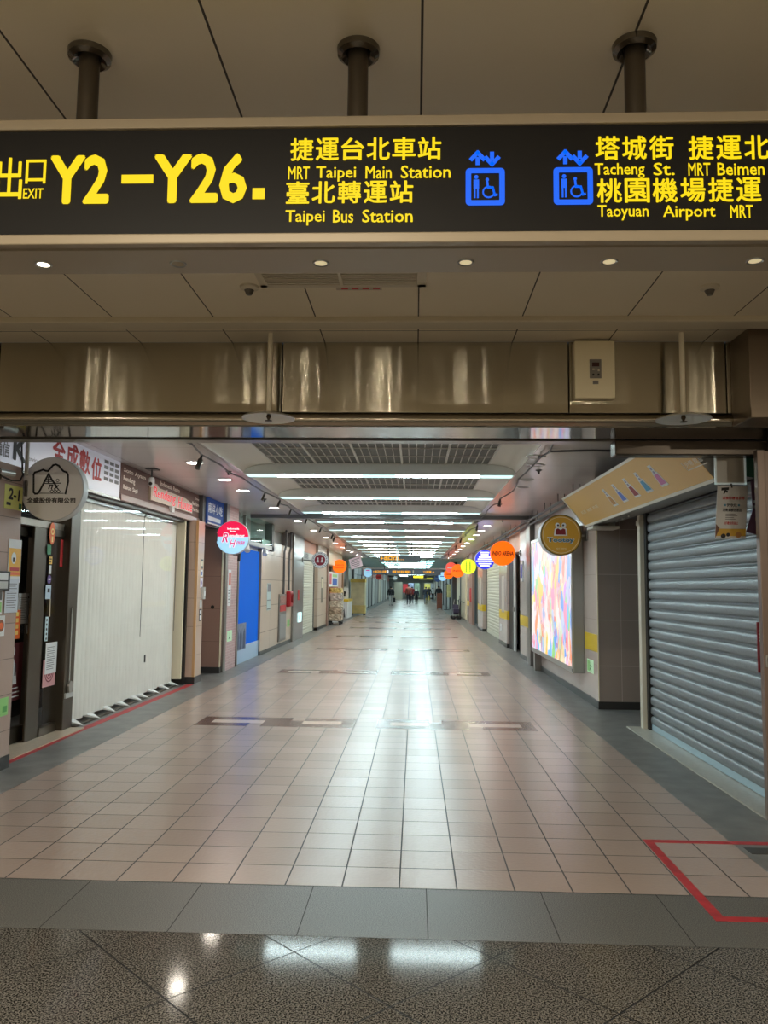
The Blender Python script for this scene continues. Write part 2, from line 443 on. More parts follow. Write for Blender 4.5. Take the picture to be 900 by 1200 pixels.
# light beams
BY = [7.7, 10.4, 13.1, 15.75, 18.1, 20.7, 23.3, 25.9, 28.5, 31.1, 33.7, 36.3, 38.9]
def light_beam(y, label):
    t = thing('ceiling_light_beam', label, 'ceiling light', (-.485, y, 3.03), 'ceiling light beams across the corridor')
    zb = 3.03
    prof = [(XL0, zb), (XL0, CZ)] + [(a, b - .004) for a, b in cove(XL0, XL1)][1:] + [(a, b - .004) for a, b in reversed(cove(XR0, XR1))] + [(XR0, zb)]
    B().prism([(a, b) for a, b in prof], 'y', y - .02, y + .3).make('housing', m_beam, t)
    z1 = zb + .002
    B().box(-1.85, -.72, y + .06, y + .17, zb - .012, z1).make('fluorescent_tube', e_tube, t)
    B().box(-.26, .84, y + .06, y + .17, zb - .012, z1).make('fluorescent_tube', e_tube, t)
    b = B()
    for a, c in ((XL0 + .03, -1.852), (-.718, -.262), (.842, XR0 - .03)): b.box(a, c, y + .02, y + .22, zb - .01, z1)
    b.make('reflector', e_tubedim, t)
    return t
lb0 = light_beam(BY[0], 'ceiling light beam right behind the stainless header, hidden by it from the lobby')
for k, y in enumerate(BY[1:], 1):
    dup(lb0, (0, y - BY[0], 0), 'lit white ceiling beam, %s of those seen beyond the stainless header' % ORD[k - 1])
# flat strip lights on the far ceiling
def far_strip(y, label):
    t = thing('ceiling_strip_light', label, 'ceiling light', (-.485, y, 3.05), 'strip lights on the far ceiling')
    B().box(-2.0, 1.1, y, y + .02, 3.0, 3.05).box(-2.0, 1.1, y + .38, y + .40, 3.0, 3.05).box(-2.0, -1.98, y, y + .4, 3.0, 3.05).box(1.08, 1.1, y, y + .4, 3.0, 3.05).make('housing', m_beam, t)
    B().box(-1.97, 1.07, y + .03, y + .37, 2.995, 3.04).make('diffuser', e_far, t)
    return t
fs0 = far_strip(44.0, 'flat ceiling strip light beyond the far glass smoke screen')
for k in range(1, 17):
    dup(fs0, (0, 3.9 * k, 0), 'flat ceiling strip light beyond the far glass smoke screen')

# grilles between the beams
def grille(y0, y1, label):
    t = thing('ceiling_grille', label, 'ceiling grille', (-.46, y0, GZ), 'ceiling grilles between the light beams')
    w = (XR1 - XL1) / 5
    b = B()
    for k in range(6):
        x = XL1 + k * w; b.box(x - .014, x + .014, y0, y1, GZ - .004, GZ + .03)
    n = max(1, round((y1 - y0) / .6)); s = (y1 - y0) / n
    for k in range(n + 1): b.box(XL1, XR1, y0 + k * s - .006, y0 + k * s + .006, GZ - .002, GZ + .025)
    b.make('frame', m_grid, t)
    b = B()
    for k in range(5):
        for j in range(1, 6):
            x = XL1 + k * w + j * w / 6; b.box(x - .005, x + .005, y0, y1, GZ, GZ + .025)
    b.make('slat', m_grid, t)
    b = B()
    for k in range(5):
        b.box(XL1 + k * w + .014, XL1 + (k + 1) * w - .014, y0 + .006, y1 - .006, GZ + .012, GZ + .03)
    b.make('mesh_panel', M('grey_mesh', S(104, 106, 102), .6, var=.35, vscale=120, stretch=(1, 1.2, 1)), t)
    return t
YS = [6.05] + [y + .31 for y in BY[:-1]]
for k, (a, y) in enumerate(zip(YS, BY)):
    grille(a, y - .03, ('grey mesh ceiling grille with white bars in front of the %s visible lit beam' % ORD[k - 1]) if k else 'grey mesh ceiling grille tucked right behind the stainless header')

# ------------------------------------------------------------------ lobby shell
slab('ceiling', -8, 8, -7, 5.4, 3.25, 3.35, m_lobceil)
slab('wall_lobby_back', -8, 8, -7.1, -7, 0, 3.3, m_lobwall)
slab('wall_lobby_left', -8.1, -8, -7, 6, 0, 3.3, m_lobwall)
slab('wall_lobby_right', 8, 8.1, -7, 6, 0, 3.3, m_lobwall)
slab('wall_front_left', -8, -4.7, 5.85, 5.95, 0, 2.66, m_lobwall)
slab('wall_front_right', 2.56, 8, 5.75, 5.95, 0, 2.66, M('brown_lobby_panel', S(64, 54, 48), .35, var=.05))
# ceiling rail in front of the header
rl = B().box(-8, 8, 4.87, 5.02, 3.215, 3.26)
struct(rl, 'trim_2', m_beige, bevel=.008)
# stainless header: four sheets, a rounded lip, a mirror-bright underside and the shutter slot
xs = [-8, -4.95, -2.935, -.93, 1.04, 2.1, 4.1, 8]
for a, b in zip(xs, xs[1:]):
    struct(B().box(a + .004, b - .004, 5.4, 5.44, 2.755, 3.25), 'wall_header_sheet', m_steel, bevel=.003)
lip = [(5.44, 2.75), (5.395, 2.75)] + [(5.40 - .03 * math.sin(t * PI / 6) , 2.75 - .085 * t / 6) for t in range(0, 7)] + [(5.44, 2.665)]
struct(B().prism(lip, 'x', -8, 8), 'trim_3', M('bright_steel_lip', S(184, 176, 160), .16, metal=1), smooth=True)
struct(B().box(-8, 8, 5.40, 5.80, 2.655, 2.70), 'ceiling_header_soffit', m_soffit)
struct(B().box(-8, 8, 5.44, 5.46, 2.7, 3.25), 'wall_header_core', m_greyD)
struct(B().box(-8, 8, 5.80, 5.92, 2.76, 2.80), 'trim_shutter_slot', m_black)
struct(B().box(-8, 8, 5.92, 6.04, 2.655, 3.3), 'wall_header_rear', M('rear_steel', S(150, 148, 144), .3, metal=.8))
# lower housing over the shuttered shop and the brown guide rail at the jamb
struct(B().box(1.46, 4.5, 5.86, 6.0, 2.545, 2.66), 'trim_4', M('brown_housing', S(88, 80, 72), .25, metal=.7), bevel=.01)
struct(B().box(2.415, 2.47, 5.70, 5.76, 0, 2.56).box(2.47, 2.56, 5.73, 5.85, 0, 2.56), 'trim_5', M('brown_steel_jamb', S(132, 116, 106), .3, metal=.5), bevel=.004)
struct(B().box(2.13, 4.2, 5.1, 5.4, 2.66, 3.25), 'trim_6', M('brown_steel_box', S(120, 106, 90), .3, metal=.7), bevel=.006)

# ------------------------------------------------------------------ shop walls, left side
WL = -3.45
slab('wall_left', -4.7, WL, 5.95, 6.85, 0, 2.57, m_tilL)
slab('wall_left_head', -4.7, -3.635, 5.95, 6.85, 2.57, 3.05, m_greyD)
slab('baseboard_left', -4.69, WL + .006, 5.95, 6.856, 0, .11, m_base)
slab('wall_left_lintel', -4.7, -3.63, 6.85, 12.74, 2.58, 3.05, m_greyD)
slab('wall_left_room', -5.6, -5.5, 6.7, 12.8, 0, 2.6, m_glassdark)
slab('wall_left_room_side', -5.5, -3.9, 12.74, 12.80, 0, 2.6, m_glassdark)
slab('floor_shop_left', -5.5, -4.7, 6.7, 12.8, -.1, 0, m_glassdark)
slab('ceiling_shop_left', -5.5, -3.9, 6.85, 12.74, 2.55, 2.58, m_glassdark)
# corner pillar beyond the blinds, recess, steel posts, mosaic wall
struct(B().box(-4.7, -3.49, 12.74, 13.12, .11, 2.6), 'wall_left_pillar', tile_mat('pink_wall_tile_pillar', S(206, 178, 160), (1, 2), (.6, .45), (12.6, .45), .006, S(140, 116, 104), rough=.25, tint=.02))
struct(B().box(-3.525, -3.484, 12.725, 12.742, .11, 2.6), 'trim_oak_edge', m_wood)
slab('baseboard_left_pillar', -4.69, -3.483, 12.735, 13.126, 0, .11, m_base)
slab('wall_left_recess', -4.7, -3.47, 14.3, 14.44, .11, 2.6, m_tilRec)
slab('baseboard_left_recess', -4.69, -3.465, 14.292, 14.44, 0, .11, m_base)
slab('wall_left_recess_back', -4.7, -4.6, 13.12, 14.3, 0, 2.6, m_tilRec)
slab('wall_left_recess_head', -4.7, -3.53, 13.1, 14.46, 2.57, 3.05, m_greyD)
slab('trim_recess_corner', -3.475, -3.452, 14.285, 14.305, .11, 2.6, m_cream)
slab('trim_steel_post', -3.56, -3.44, 14.44, 14.62, 0, 3.05, m_alud)
slab('wall_left_mosaic', -4.7, -3.46, 14.62, 15.5, 0, 3.05, m_mosaic)
slab('trim_steel_edge', -3.5, -3.44, 15.5, 15.6, 0, 2.45, m_alud)
slab('wall_left_blue_bay', -4.7, -3.56, 15.6, 18.0, 0, 2.5, m_greyL)
slab('wall_left_tiled', -4.7, -3.47, 18.0, 22.5, .09, 2.62, m_tilB)
slab('baseboard_left_tiled', -4.69, -3.463, 18.0, 22.5, 0, .09, m_base)
slab('wall_left_upper', -4.7, -3.8, 15.5, 22.6, 2.5, 3.05, m_greyL)
slab('trim_steel_column', -4.7, -3.44, 22.6, 24.7, 0, 3.05, M('brushed_column', S(150, 142, 142), .3, metal=.75))
slab('trim_column_edge', -3.5, -3.42, 22.5, 22.62, 0, 3.0, m_alud)
slab('wall_left_shutter_bay', -4.7, -3.66, 24.7, 28.6, 0, 3.05, m_greyL)
slab('wall_left_b', -4.7, -3.47, 28.6, 31.4, 0, 3.05, m_tilB)
slab('baseboard_left_b', -4.69, -3.46, 28.6, 31.4, 0, .1, m_base)
slab('trim_post_b', -3.6, -3.42, 31.4, 31.8, 0, 3.05, M('reddish_post', S(140, 110, 98), .4))
slab('wall_left_c', -4.7, -3.905, 31.8, 43.6, 0, 3.05, M('shop_interior_beige', S(196, 176, 150), .5, var=.1, vscale=2))
slab('wall_left_c_head', -3.9, -3.47, 31.8, 38.2, 2.45, 3.05, m_cream)
slab('trim_post_c', -3.6, -3.42, 38.2, 38.6, 0, 2.9, M('oak_post', S(150, 116, 88), .4))
slab('wall_left_far', -4.7, -3.625, 43.6, FAR, 0, 3.05, m_greyL)
slab('wall_end', -4.7, 5, FAR, FAR + .1, 0, 3.1, M('end_wall', S(170, 172, 170), .5))

# ------------------------------------------------------------------ shop walls, right side
WR = 2.42
slab('wall_right', WR, 5.0, 10.77, 16.3, .1, 3.05, m_tilR)
slab('wall_right_front_face', WR + .004, 3.6, 10.75, 10.77, .1, 2.8, m_tilFront)
slab('trim_corner_right', WR - .006, WR + .006, 10.744, 10.764, .1, 2.75, m_cream)
slab('baseboard_right', WR - .008, 4.9, 10.742, 16.3, 0, .1, m_base)
slab('wall_right_shutter_side', 3.2, 3.3, 5.95, 10.75, 0, 3.05, m_greyD)
slab('wall_right_shutter_head', 2.72, 3.2, 5.95, 10.75, 2.5, 3.05, m_greyD)
slab('trim_steel_bay', 2.34, 5.0, 16.45, 16.75, 0, 3.05, m_alud)
slab('trim_steel_bay_b', 2.40, 5.0, 16.75, 17.4, 0, 3.05, M('steel_bay_panel', S(150, 146, 142), .35, metal=.5))
slab('wall_right_pilaster', 2.42, 5.0, 17.4, 18.6, .1, 3.05, m_tilR)
slab('baseboard_right_pilaster', 2.41, 4.9, 17.4, 18.61, 0, .1, m_base)
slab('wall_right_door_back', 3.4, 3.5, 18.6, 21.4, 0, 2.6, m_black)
slab('wall_right_door_head', 2.5, 5.0, 18.6, 21.4, 2.45, 3.05, M('salmon_board', S(226, 170, 140), .5))
slab('wall_right_b', 2.44, 5.0, 21.4, 23.4, .1, 3.05, m_tilR)
slab('baseboard_right_b', 2.43, 4.9, 21.39, 23.41, 0, .1, m_base)
slab('wall_right_shutter_bay', 2.62, 5.0, 23.4, 29.1, 0, 3.05, m_greyL)
slab('wall_right_c', 2.44, 5.0, 29.1, 31.3, 0, 3.05, m_tilR)
slab('baseboard_right_c', 2.43, 4.9, 29.09, 31.31, 0, .1, m_base)
slab('wall_right_window_bay', 2.75, 5.0, 31.3, 34.2, 0, 3.05, M('lit_shop_interior', S(214, 226, 236), .5, emit=.5, ecol=S(200, 220, 240)))
slab('trim_post_d', 2.42, 5.0, 34.2, 36.0, 0, 3.05, M('pinkish_panel', S(170, 136, 124), .4))
slab('wall_right_d', 2.5, 5.0, 36.0, 38.6, 0, 3.05, m_tilR)
slab('wall_right_e', 2.5, 5.0, 38.6, 47.5, 0, 3.05, m_cream)
slab('trim_column_e', 2.2, 5.0, 47.5, 49.5, 0, 3.05, m_greyD)
slab('wall_right_far', 2.62, 5.0, 49.5, FAR, 0, 3.05, m_greyL)
for nm, x, a, b in (('trim_yellow_band', WR - .003, 10.8, 11.58), ('trim_yellow_band_b', 2.395, 16.76, 17.39), ('trim_yellow_band_c', 2.416, 17.41, 18.59), ('trim_yellow_band_d', 2.436, 21.41, 23.39), ('trim_yellow_band_e', 2.436, 29.11, 31.29), ('trim_yellow_band_f', 2.496, 36.01, 38.5)):
    struct(B().box(x, x + .02, a, b, .73, .96), nm, m_yellow)
struct(B().box(2.415, 2.5, 17.394, 17.41, .73, .96).box(2.435, 2.6, 21.394, 21.41, .73, .96).box(2.435, 2.6, 29.095, 29.11, .73, .96), 'trim_yellow_return', m_yellow)

# ------------------------------------------------------------------ overhead LED sign
SY = 2.25
sg = thing('direction_sign', 'long black overhead LED sign with yellow lettering hung from the lobby ceiling', 'sign', (-.1, SY + .12, 2.58))
b = B().box(-2.0, 2.0, SY + .004, SY + .25, 2.575, 2.945)
b.make('housing', M('sign_housing', S(150, 138, 120), .4, metal=.2), sg, bevel=.006)
fr = FRONT(SY)
B().fbox(fr, -1.98, 1.98, 2.592, 2.918, -.006, 0).make('display_panel', M('led_panel_black', S(24, 22, 20), .5, spec=.2), sg)
b = B().fbox(fr, -2.0, 2.0, 2.918, 2.95, -.02, .012).fbox(fr, -2.0, 2.0, 2.56, 2.592, -.02, .012)
b.make('frame', M('sign_frame', S(160, 146, 124), .35, metal=.2), sg, bevel=.004)
B().box(-2.0, 2.0, SY + .05, SY + .23, 2.567, 2.576).make('light_tray', M('sign_tray', S(172, 160, 140), .4), sg)
def led(s, u0, u1, v0, v1, bold=.02, mat=None, name='lettering'): text(s, fr, u0, u1, v0, v1, .003, mat or e_yel, sg, name, bold)
led('出', -1.262, -1.183, 2.705, 2.835, .012); led('口', -1.174, -1.112, 2.752, 2.828, .012); led('EXIT', -1.178, -1.117, 2.706, 2.738, .012)
led('Y2', -1.100, -.918, 2.688, 2.842, .03); B().fbox(fr, -.882, -.787, 2.752, 2.778, 0, .003).make('lettering', e_yel, sg)
led('Y26', -.785, -.505, 2.686, 2.842, .03); B().fbox(fr, -.488, -.452, 2.700, 2.733, 0, .003).make('lettering', e_yel, sg)
for i, ch in enumerate('捷運台北車站'): led(ch, -.378 + i * .0755, -.378 + i * .0755 + .069, 2.815, 2.886, .02)
for i, ch in enumerate('臺北轉運站'): led(ch, -.388 + i * .0765, -.388 + i * .0765 + .069, 2.683, 2.752, .02)
for s_, a, c in (('MRT', -.383, -.319), ('Taipei', -.300, -.182), ('Main', -.154, -.077), ('Station', -.050, .096)): led(s_, a, c, 2.758 - (.008 if 'p' in s_ else 0), 2.798, .013)
for s_, a, c in (('Taipei', -.388, -.272), ('Bus', -.248, -.188), ('Station', -.162, -.014)): led(s_, a, c, 2.624 - (.008 if 'p' in s_ else 0), 2.664, .013)
for i, ch in enumerate('塔城街'): led(ch, .517 + i * .0775, .517 + i * .0775 + .071, 2.808, 2.882, .02)
for i, ch in enumerate('捷運北門'): led(ch, .785 + i * .0795, .785 + i * .0795 + .072, 2.806, 2.880, .02)
for i, ch in enumerate('桃園機場捷運'): led(ch, .52 + i * .0795, .52 + i * .0795 + .072, 2.678, 2.752, .02)
for s_, a, c, z in (('Tacheng', .514, .658, 2.760), ('St.', .683, .744, 2.760), ('MRT', .783, .846, 2.758), ('Beimen', .866, 1.0, 2.758), ('Taoyuan', .521, .667, 2.633), ('Airport', .708, .857, 2.631), ('MRT', .899, .963, 2.630)):
    led(s_, a, c, z - (.008 if ('g' in s_ or 'y' in s_ or 'p' in s_) else 0), z + .039, .013)
def lift_icon(cx):
    b = B(); fz = 2.671; w = .057
    # rounded square outline
    def rr(h, r, n=5):
        pts = []
        for sx, sz, a0 in ((1, -1, -90), (1, 1, 0), (-1, 1, 90), (-1, -1, 180)):
            for i in range(n + 1):
                a = math.radians(a0 + 90 * i / n); pts.append((cx + sx * (h - r) + r * math.cos(a), fz + .06 + sz * (h - r) + r * math.sin(a)))
        return pts
    o_, i_ = rr(w, .012), rr(w - .016, .002)
    n = len(o_)
    vs = [fr.p(u, v, .003) for u, v in o_] + [fr.p(u, v, .003) for u, v in i_]
    b.add(vs, [(k, (k + 1) % n, n + (k + 1) % n, n + k) for k in range(n)])
    # arrows
    for dx, sgn in ((-.022, 1), (.020, -1)):
        zc = 2.818
        b.fpoly(fr, [(cx + dx - .006, zc - .02 * sgn), (cx + dx + .006, zc - .02 * sgn), (cx + dx + .006, zc + .004 * sgn), (cx + dx - .006, zc + .004 * sgn)], .001, .003)
        b.fstroke(fr, [(cx + dx - .018, zc - .002 * sgn), (cx + dx, zc + .018 * sgn), (cx + dx + .018, zc - .002 * sgn)], .012, .001, .003)
    # standing figure and wheelchair user
    b.fdisc(fr, cx - .026, fz + .090, .006, .001, .003, 12)
    b.fbox(fr, cx - .034, cx - .018, fz + .055, fz + .082, .001, .003).fbox(fr, cx - .033, cx - .028, fz + .026, fz + .055, .001, .003).fbox(fr, cx - .024, cx - .019, fz + .026, fz + .055, .001, .003)
    b.fdisc(fr, cx + .006, fz + .082, .005, .001, .003, 12)
    b.fstroke(fr, [(cx + .006, fz + .075), (cx + .008, fz + .058), (cx + .022, fz + .058), (cx + .028, fz + .034), (cx + .034, fz + .036)], .006, .001, .003)
    b.fring(fr, cx + .010, fz + .044, .014, .0185, .001, .003, 20)
    b.make('lift_symbol', e_blue, sg)
lift_icon(.197); lift_icon(.452)
for k, x in enumerate((-1.05, -.19, .67)):
    b = B().tube([(x, SY + .12, 2.94), (x, SY + .12, 3.25)], .032, 20)
    pole = b.make('hanging_pole', M('dark_pole', S(92, 84, 74), .35, metal=.7), sg, smooth=True)
    B().lathe((x, SY + .12, 3.25), [(.034, -.012), (.052, -.028), (.066, -.018), (.068, 0)], 32).make('ceiling_flange', M('chrome_flange', S(120, 114, 106), .15, metal=.9), pole, smooth=True)
    B().tube([(x - .055, SY + .12, 3.005), (x + .055, SY + .12, 3.005)], .008, 8).tube([(x + .03, SY + .12, 3.005), (x + .055, SY + .12, 3.005)], .014, 8).make('clamp_bolt', M('bolt_steel', S(90, 84, 76), .3, metal=.8), pole)
for k, x in enumerate((-1.18, -.75, -.30, .15, .59, 1.03)):
    ring = B().lathe((x, 2.40, 2.567), [(.018, -.001), (.024, -.004), (.027, 0)], 24).make('downlight_rim', m_alu, sg, smooth=True)
    lit = k in (0,)
    b = B(); b.v = []; b.lathe((x, 2.40, 2.567), [(.0005, -.0015), (.019, -.0015)], 20).make('lens', e_spot if k == 0 else e_spotoff, ring)
    if k == 1: ring.children[0].data.materials[0] = M('dead_lens', S(150, 130, 90), .3)
for x in (-1.18, -.30, .59):
    d = bpy.data.lights.new('sign_spot', 'SPOT'); d.energy = W_SIGNSPOT; d.spot_size = 1.6; d.spot_blend = .6; d.shadow_soft_size = .02; d.color = (1, .86, .62)
    o = bpy.data.objects.new('sign_spot', d); C.objects.link(o); o.location = (x, 2.40, 2.555); put(o, sg)

# ------------------------------------------------------------------ other things on the lobby ceiling and the header
t = thing('ceiling_vent', 'beige slotted air vent in the lobby ceiling behind the overhead sign', 'air vent', (-.41, 4.15, 3.25))
B().fpoly(UNDER(3.25), [(-.86, -3.95), (.03, -3.95), (.03, -4.33), (-.86, -4.33)], 0, .004).make('backing', M('vent_backing', S(60, 55, 48), .7), t)
b = B().box(-.88, -.84, 3.93, 4.35, 3.238, 3.252).box(.0, .05, 3.93, 4.35, 3.238, 3.252).box(-.88, .05, 4.31, 4.35, 3.238, 3.252).box(-.88, .05, 3.93, 3.96, 3.238, 3.252).box(-.43, -.41, 3.93, 4.33, 3.236, 3.252)
b.make('frame', m_beige, t, bevel=.002)
b = B()
for k in range(12): b.box(-.84, 0, 3.965 + k * .029, 3.979 + k * .029, 3.238, 3.246)
b.make('slat', m_beige, t)
t = thing('warning_label', 'tiny red lettering strip on the lobby ceiling beside the air vent', 'label', (-.38, 4.39, 3.25))
uf = UNDER(3.25)
B().fbox(uf, -.46, -.20, -4.42, -4.37, 0, .001).make('backing', M('label_beige', S(186, 172, 150), .5), t)
for u in (-.43, -.37, -.31, -.25): B().fbox(uf, u, u + .038, -4.405, -4.385, .001, .002).make('lettering', m_red, t)
def detector(x, y, label):
    t = thing('smoke_detector', label, 'smoke detector', (x, y, 3.25))
    B().lathe((x, y, 3.25), [(.0, -.022), (.03, -.022), (.052, -.012), (.055, 0)], 28).make('base', m_beige, t, smooth=True)
    B().lathe((x, y, 3.25), [(.0, -.05), (.016, -.048), (.022, -.035), (.028, -.022)], 20).make('sensor', M('sensor_grey', S(86, 80, 72), .4), t, smooth=True)
detector(-.95, 4.36, 'small round ceiling detector left of the air vent'); detector(1.63, 4.39, 'small round ceiling detector right of the air vent, above the control box side')
def sprinkler(x, label):
    t = thing('sprinkler', label, 'sprinkler', (x, 5.2, 2.72))
    B().tube([(x, 5.2, 3.25), (x, 5.2, 2.70)], .017, 16).make('drop_pipe', M('cream_pipe', S(238, 228, 204), .4), t, smooth=True)
    B().lathe((x, 5.2, 2.68), [(.0, .028), (.05, .024), (.12, .012), (.172, -.004), (.176, -.012), (.17, -.012), (.12, .004), (.05, .014), (.0, .018)], 40).make('heat_collector_disc', M('zinc_disc', S(220, 218, 210), .3, metal=.3), t, smooth=True)
    B().lathe((x, 5.2, 2.68), [(.012, .016), (.016, .0), (.010, -.012), (.006, -.02), (.024, -.024), (.024, -.028), (0, -.028)], 16).make('sprinkler_head', M('brass_dark', S(86, 76, 62), .4, metal=.8), t, smooth=True)
sprinkler(-.98, 'sprinkler with white drop pipe and round disc on the left of the header'); sprinkler(1.74, 'sprinkler with white drop pipe and round disc right of the control box')
t = thing('control_box', 'beige metal control box with a small keypad fixed to the stainless header', 'control box', (1.2, 5.36, 2.84))
fr5 = FRONT(5.32)
B().box(1.065, 1.335, 5.32, 5.402, 2.84, 3.235).make('body', M('control_beige', S(240, 228, 194), .45), t, bevel=.006)
pl = B().fbox(fr5, 1.165, 1.243, 2.975, 3.105, -.002, .006).make('keypad', M('keypad_grey', S(130, 124, 116), .4), t, bevel=.002)
B().fbox(fr5, 1.180, 1.228, 3.055, 3.082, .005, .008).make('display', M('dark_red_display', S(60, 24, 22), .3), pl)
B().fdisc(fr5, 1.187, 2.998, .007, .005, .010, 14).make('knob', m_black, pl)
B().fdisc(fr5, 1.222, 2.998, .007, .005, .010, 14).make('knob', m_black, pl)
B().fbox(fr5, 1.182, 1.196, 3.030, 3.040, .005, .009).fbox(fr5, 1.202, 1.210, 3.030, 3.040, .005, .009).fbox(fr5, 1.218, 1.230, 3.022, 3.034, .005, .009).make('button', m_beige, pl)
B().fbox(fr5, 1.185, 1.222, 2.935, 2.958, -.002, .004).make('lock_plate', m_alud, t)

# red tape outlines
tp = B()
tf = F((0, 0, 0), (1, 0, 0), (0, 1, 0))
tp.fbox(tf, 1.44, 2.75, 5.20, 5.255, 0, .0014).fpoly(tf, [(1.44, 5.255), (1.495, 5.2), (1.495, 4.02), (1.44, 4.02)], 0, .0013).fbox(tf, 1.44, 2.75, 4.02, 4.075, 0, .0014)
tag(tp.make('floor_tape', m_tape), 'red tape rectangle stuck on the tiles by the right jamb', 'tape')
lt = B().fpoly(tf, [(-3.59, 6.87), (-3.51, 6.87), (-3.53, 8.75), (-3.61, 8.75)], 0, .0014).fpoly(tf, [(-3.62, 8.75), (-3.52, 8.75), (-3.47, 12.68), (-3.57, 12.68)], 0, .0014)
tag(lt.make('floor_tape', m_tape), 'worn red tape line along the foot of the blinds and glass door', 'tape')
gr = B().fbox(tf, 2.02, 2.36, 5.02, 5.14, 0, .002)
tag(gr.make('drain_cover', M('drain_dark', S(60, 60, 58), .5)), 'small dark drain cover in the floor by the right jamb', 'drain cover')

# ------------------------------------------------------------------ left side: notices on the near pillar
LP = LEFT(WL)
def lines(b, fr, u0, u1, v0, v1, n, d, frac=.35, jitter=True):
    """rows of print too small to read, as short strokes"""
    h = (v1 - v0) / n
    for k in range(n):
        e = u1 - (u1 - u0) * (random.random() * .35 if jitter else 0)
        b.fbox(fr, u0, e, v0 + h * (k + .3), v0 + h * (k + .3 + frac), d, d + .0008)
    return b
def paper(name, label, cat, fr, u0, u1, v0, v1, mat, d=0.0, th=.003, n=0, ink=None, group=None, m=.12, curl=0):
    t = thing(name, label, cat, fr.p((u0 + u1) / 2, v0, d), group)
    B().fbox(fr, u0, u1, v0, v1, d, d + th).make('sheet', mat, t)
    if n:
        w, h = u1 - u0, v1 - v0
        lines(B(), fr, u0 + w * m, u1 - w * m, v0 + h * m, v1 - h * m, n, d + th).make('lettering', ink or m_greyink, t)
    return t
t = paper('number_card', 'yellow card with handwritten 2-1 on the near left pillar', 'card', LP, 6.545, 6.85, 2.19, 2.395, M('yellow_card', S(222, 222, 130), .5))
text('2-1', LP, 6.60, 6.80, 2.27, 2.37, .0045, m_ink, t, bold=.03, shear=.1)
B().fbox(LP, 6.58, 6.65, 2.22, 2.245, .003, .0045).make('lettering', m_ink, t); B().fbox(LP, 6.79, 6.835, 2.205, 2.25, .003, .0045).make('lettering', m_greend, t)
t = thing('poster', 'orange and yellow poster with white margins at the edge of the near left pillar', 'poster', LP.p(6.76, 1.58))
B().fbox(LP, 6.655, 6.875, 1.565, 1.935, .002, .006).make('sheet', m_paper, t)
B().fbox(LP, 6.665, 6.87, 1.62, 1.86, .006, .007).make('picture', M('poster_orange', S(236, 176, 50), .5), t)
B().fdisc(LP, 6.745, 1.775, .04, .007, .008, 16, .05).make('emblem', m_paper, t); B().fbox(LP, 6.73, 6.76, 1.74, 1.78, .008, .009).make('figure', m_ink, t)
B().fbox(LP, 6.69, 6.85, 1.665, 1.695, .007, .008).make('lettering', m_red, t); B().fbox(LP, 6.68, 6.86, 1.63, 1.655, .007, .008).make('lettering', m_orange, t)
paper('notice', 'plain white printed notice under the orange poster on the left pillar', 'notice', LP, 6.63, 6.852, 1.31, 1.60, M('bluish_paper', S(206, 212, 224), .6), .0065, .002, 11)
t = thing('wall_terminal', 'small black and white card terminal on the near left pillar beside the orange poster', 'terminal', LP.p(6.5, 1.5))
B().fbox(LP, 6.38, 6.66, 1.50, 1.66, .0, .03).make('body', m_black, t, bevel=.004); B().fbox(LP, 6.42, 6.62, 1.585, 1.645, .03, .032).make('screen', m_paper, t); B().fbox(LP, 6.42, 6.62, 1.515, 1.575, .03, .032).make('keypad', m_greyL, t)
t = paper('flyer', 'green and white flyer below the card terminal on the left pillar', 'flyer', LP, 6.36, 6.60, 1.30, 1.50, m_paper); B().fbox(LP, 6.38, 6.59, 1.32, 1.40, .003, .004).make('picture', m_green, t); B().fbox(LP, 6.38, 6.59, 1.42, 1.49, .003, .004).make('picture', m_greyD, t)
t = paper('food_flyer', 'flyer with a round orange dish picture low on the left pillar', 'flyer', LP, 6.42, 6.66, 1.12, 1.29, m_paper); B().fdisc(LP, 6.60, 1.205, .05, .003, .004, 20).make('picture', M('dish_brown', S(150, 84, 44), .5), t); B().fdisc(LP, 6.60, 1.205, .028, .004, .005, 16).make('picture', m_orange, t)
t = paper('exit_sticker', 'pale green sticker low on the near left pillar', 'sticker', LP, 6.56, 6.79, .45, .60, m_green); B().fbox(LP, 6.60, 6.63, .49, .57, .003, .004).make('arrow', m_greend, t); B().fbox(LP, 6.70, 6.77, .48, .53, .003, .004).make('print', M('mid_green', S(90, 170, 90), .5), t)
t = thing('wall_lamp', 'small clamp lamp with cable on the pillar above the yellow card', 'lamp', LP.p(6.42, 2.45))
B().tube([LP.p(6.30, 2.42, .0), LP.p(6.36, 2.43, .06)], .02, 10).make('bracket', m_bronze, t); B().tube([LP.p(6.34, 2.47, .05), LP.p(6.52, 2.47, .08)], .028, 12).make('lamp_head', m_alu, t, smooth=True)
B().tube([LP.p(6.40, 2.44, .04), LP.p(6.55, 2.42, .05), LP.p(6.7, 2.44, .05), LP.p(6.76, 2.5, .04), LP.p(6.74, 2.7, .03), LP.p(6.72, 3.04, .02)], .008, 6).make('cable', m_black, t)
tag(B().tube([(-3.40, 6.80, 3.05), (-3.40, 6.80, 2.50)], .017, 12).make('conduit', M('conduit_white', S(190, 188, 180), .4), smooth=True), 'white vertical conduit from the ceiling beside the grey round sign', 'conduit')

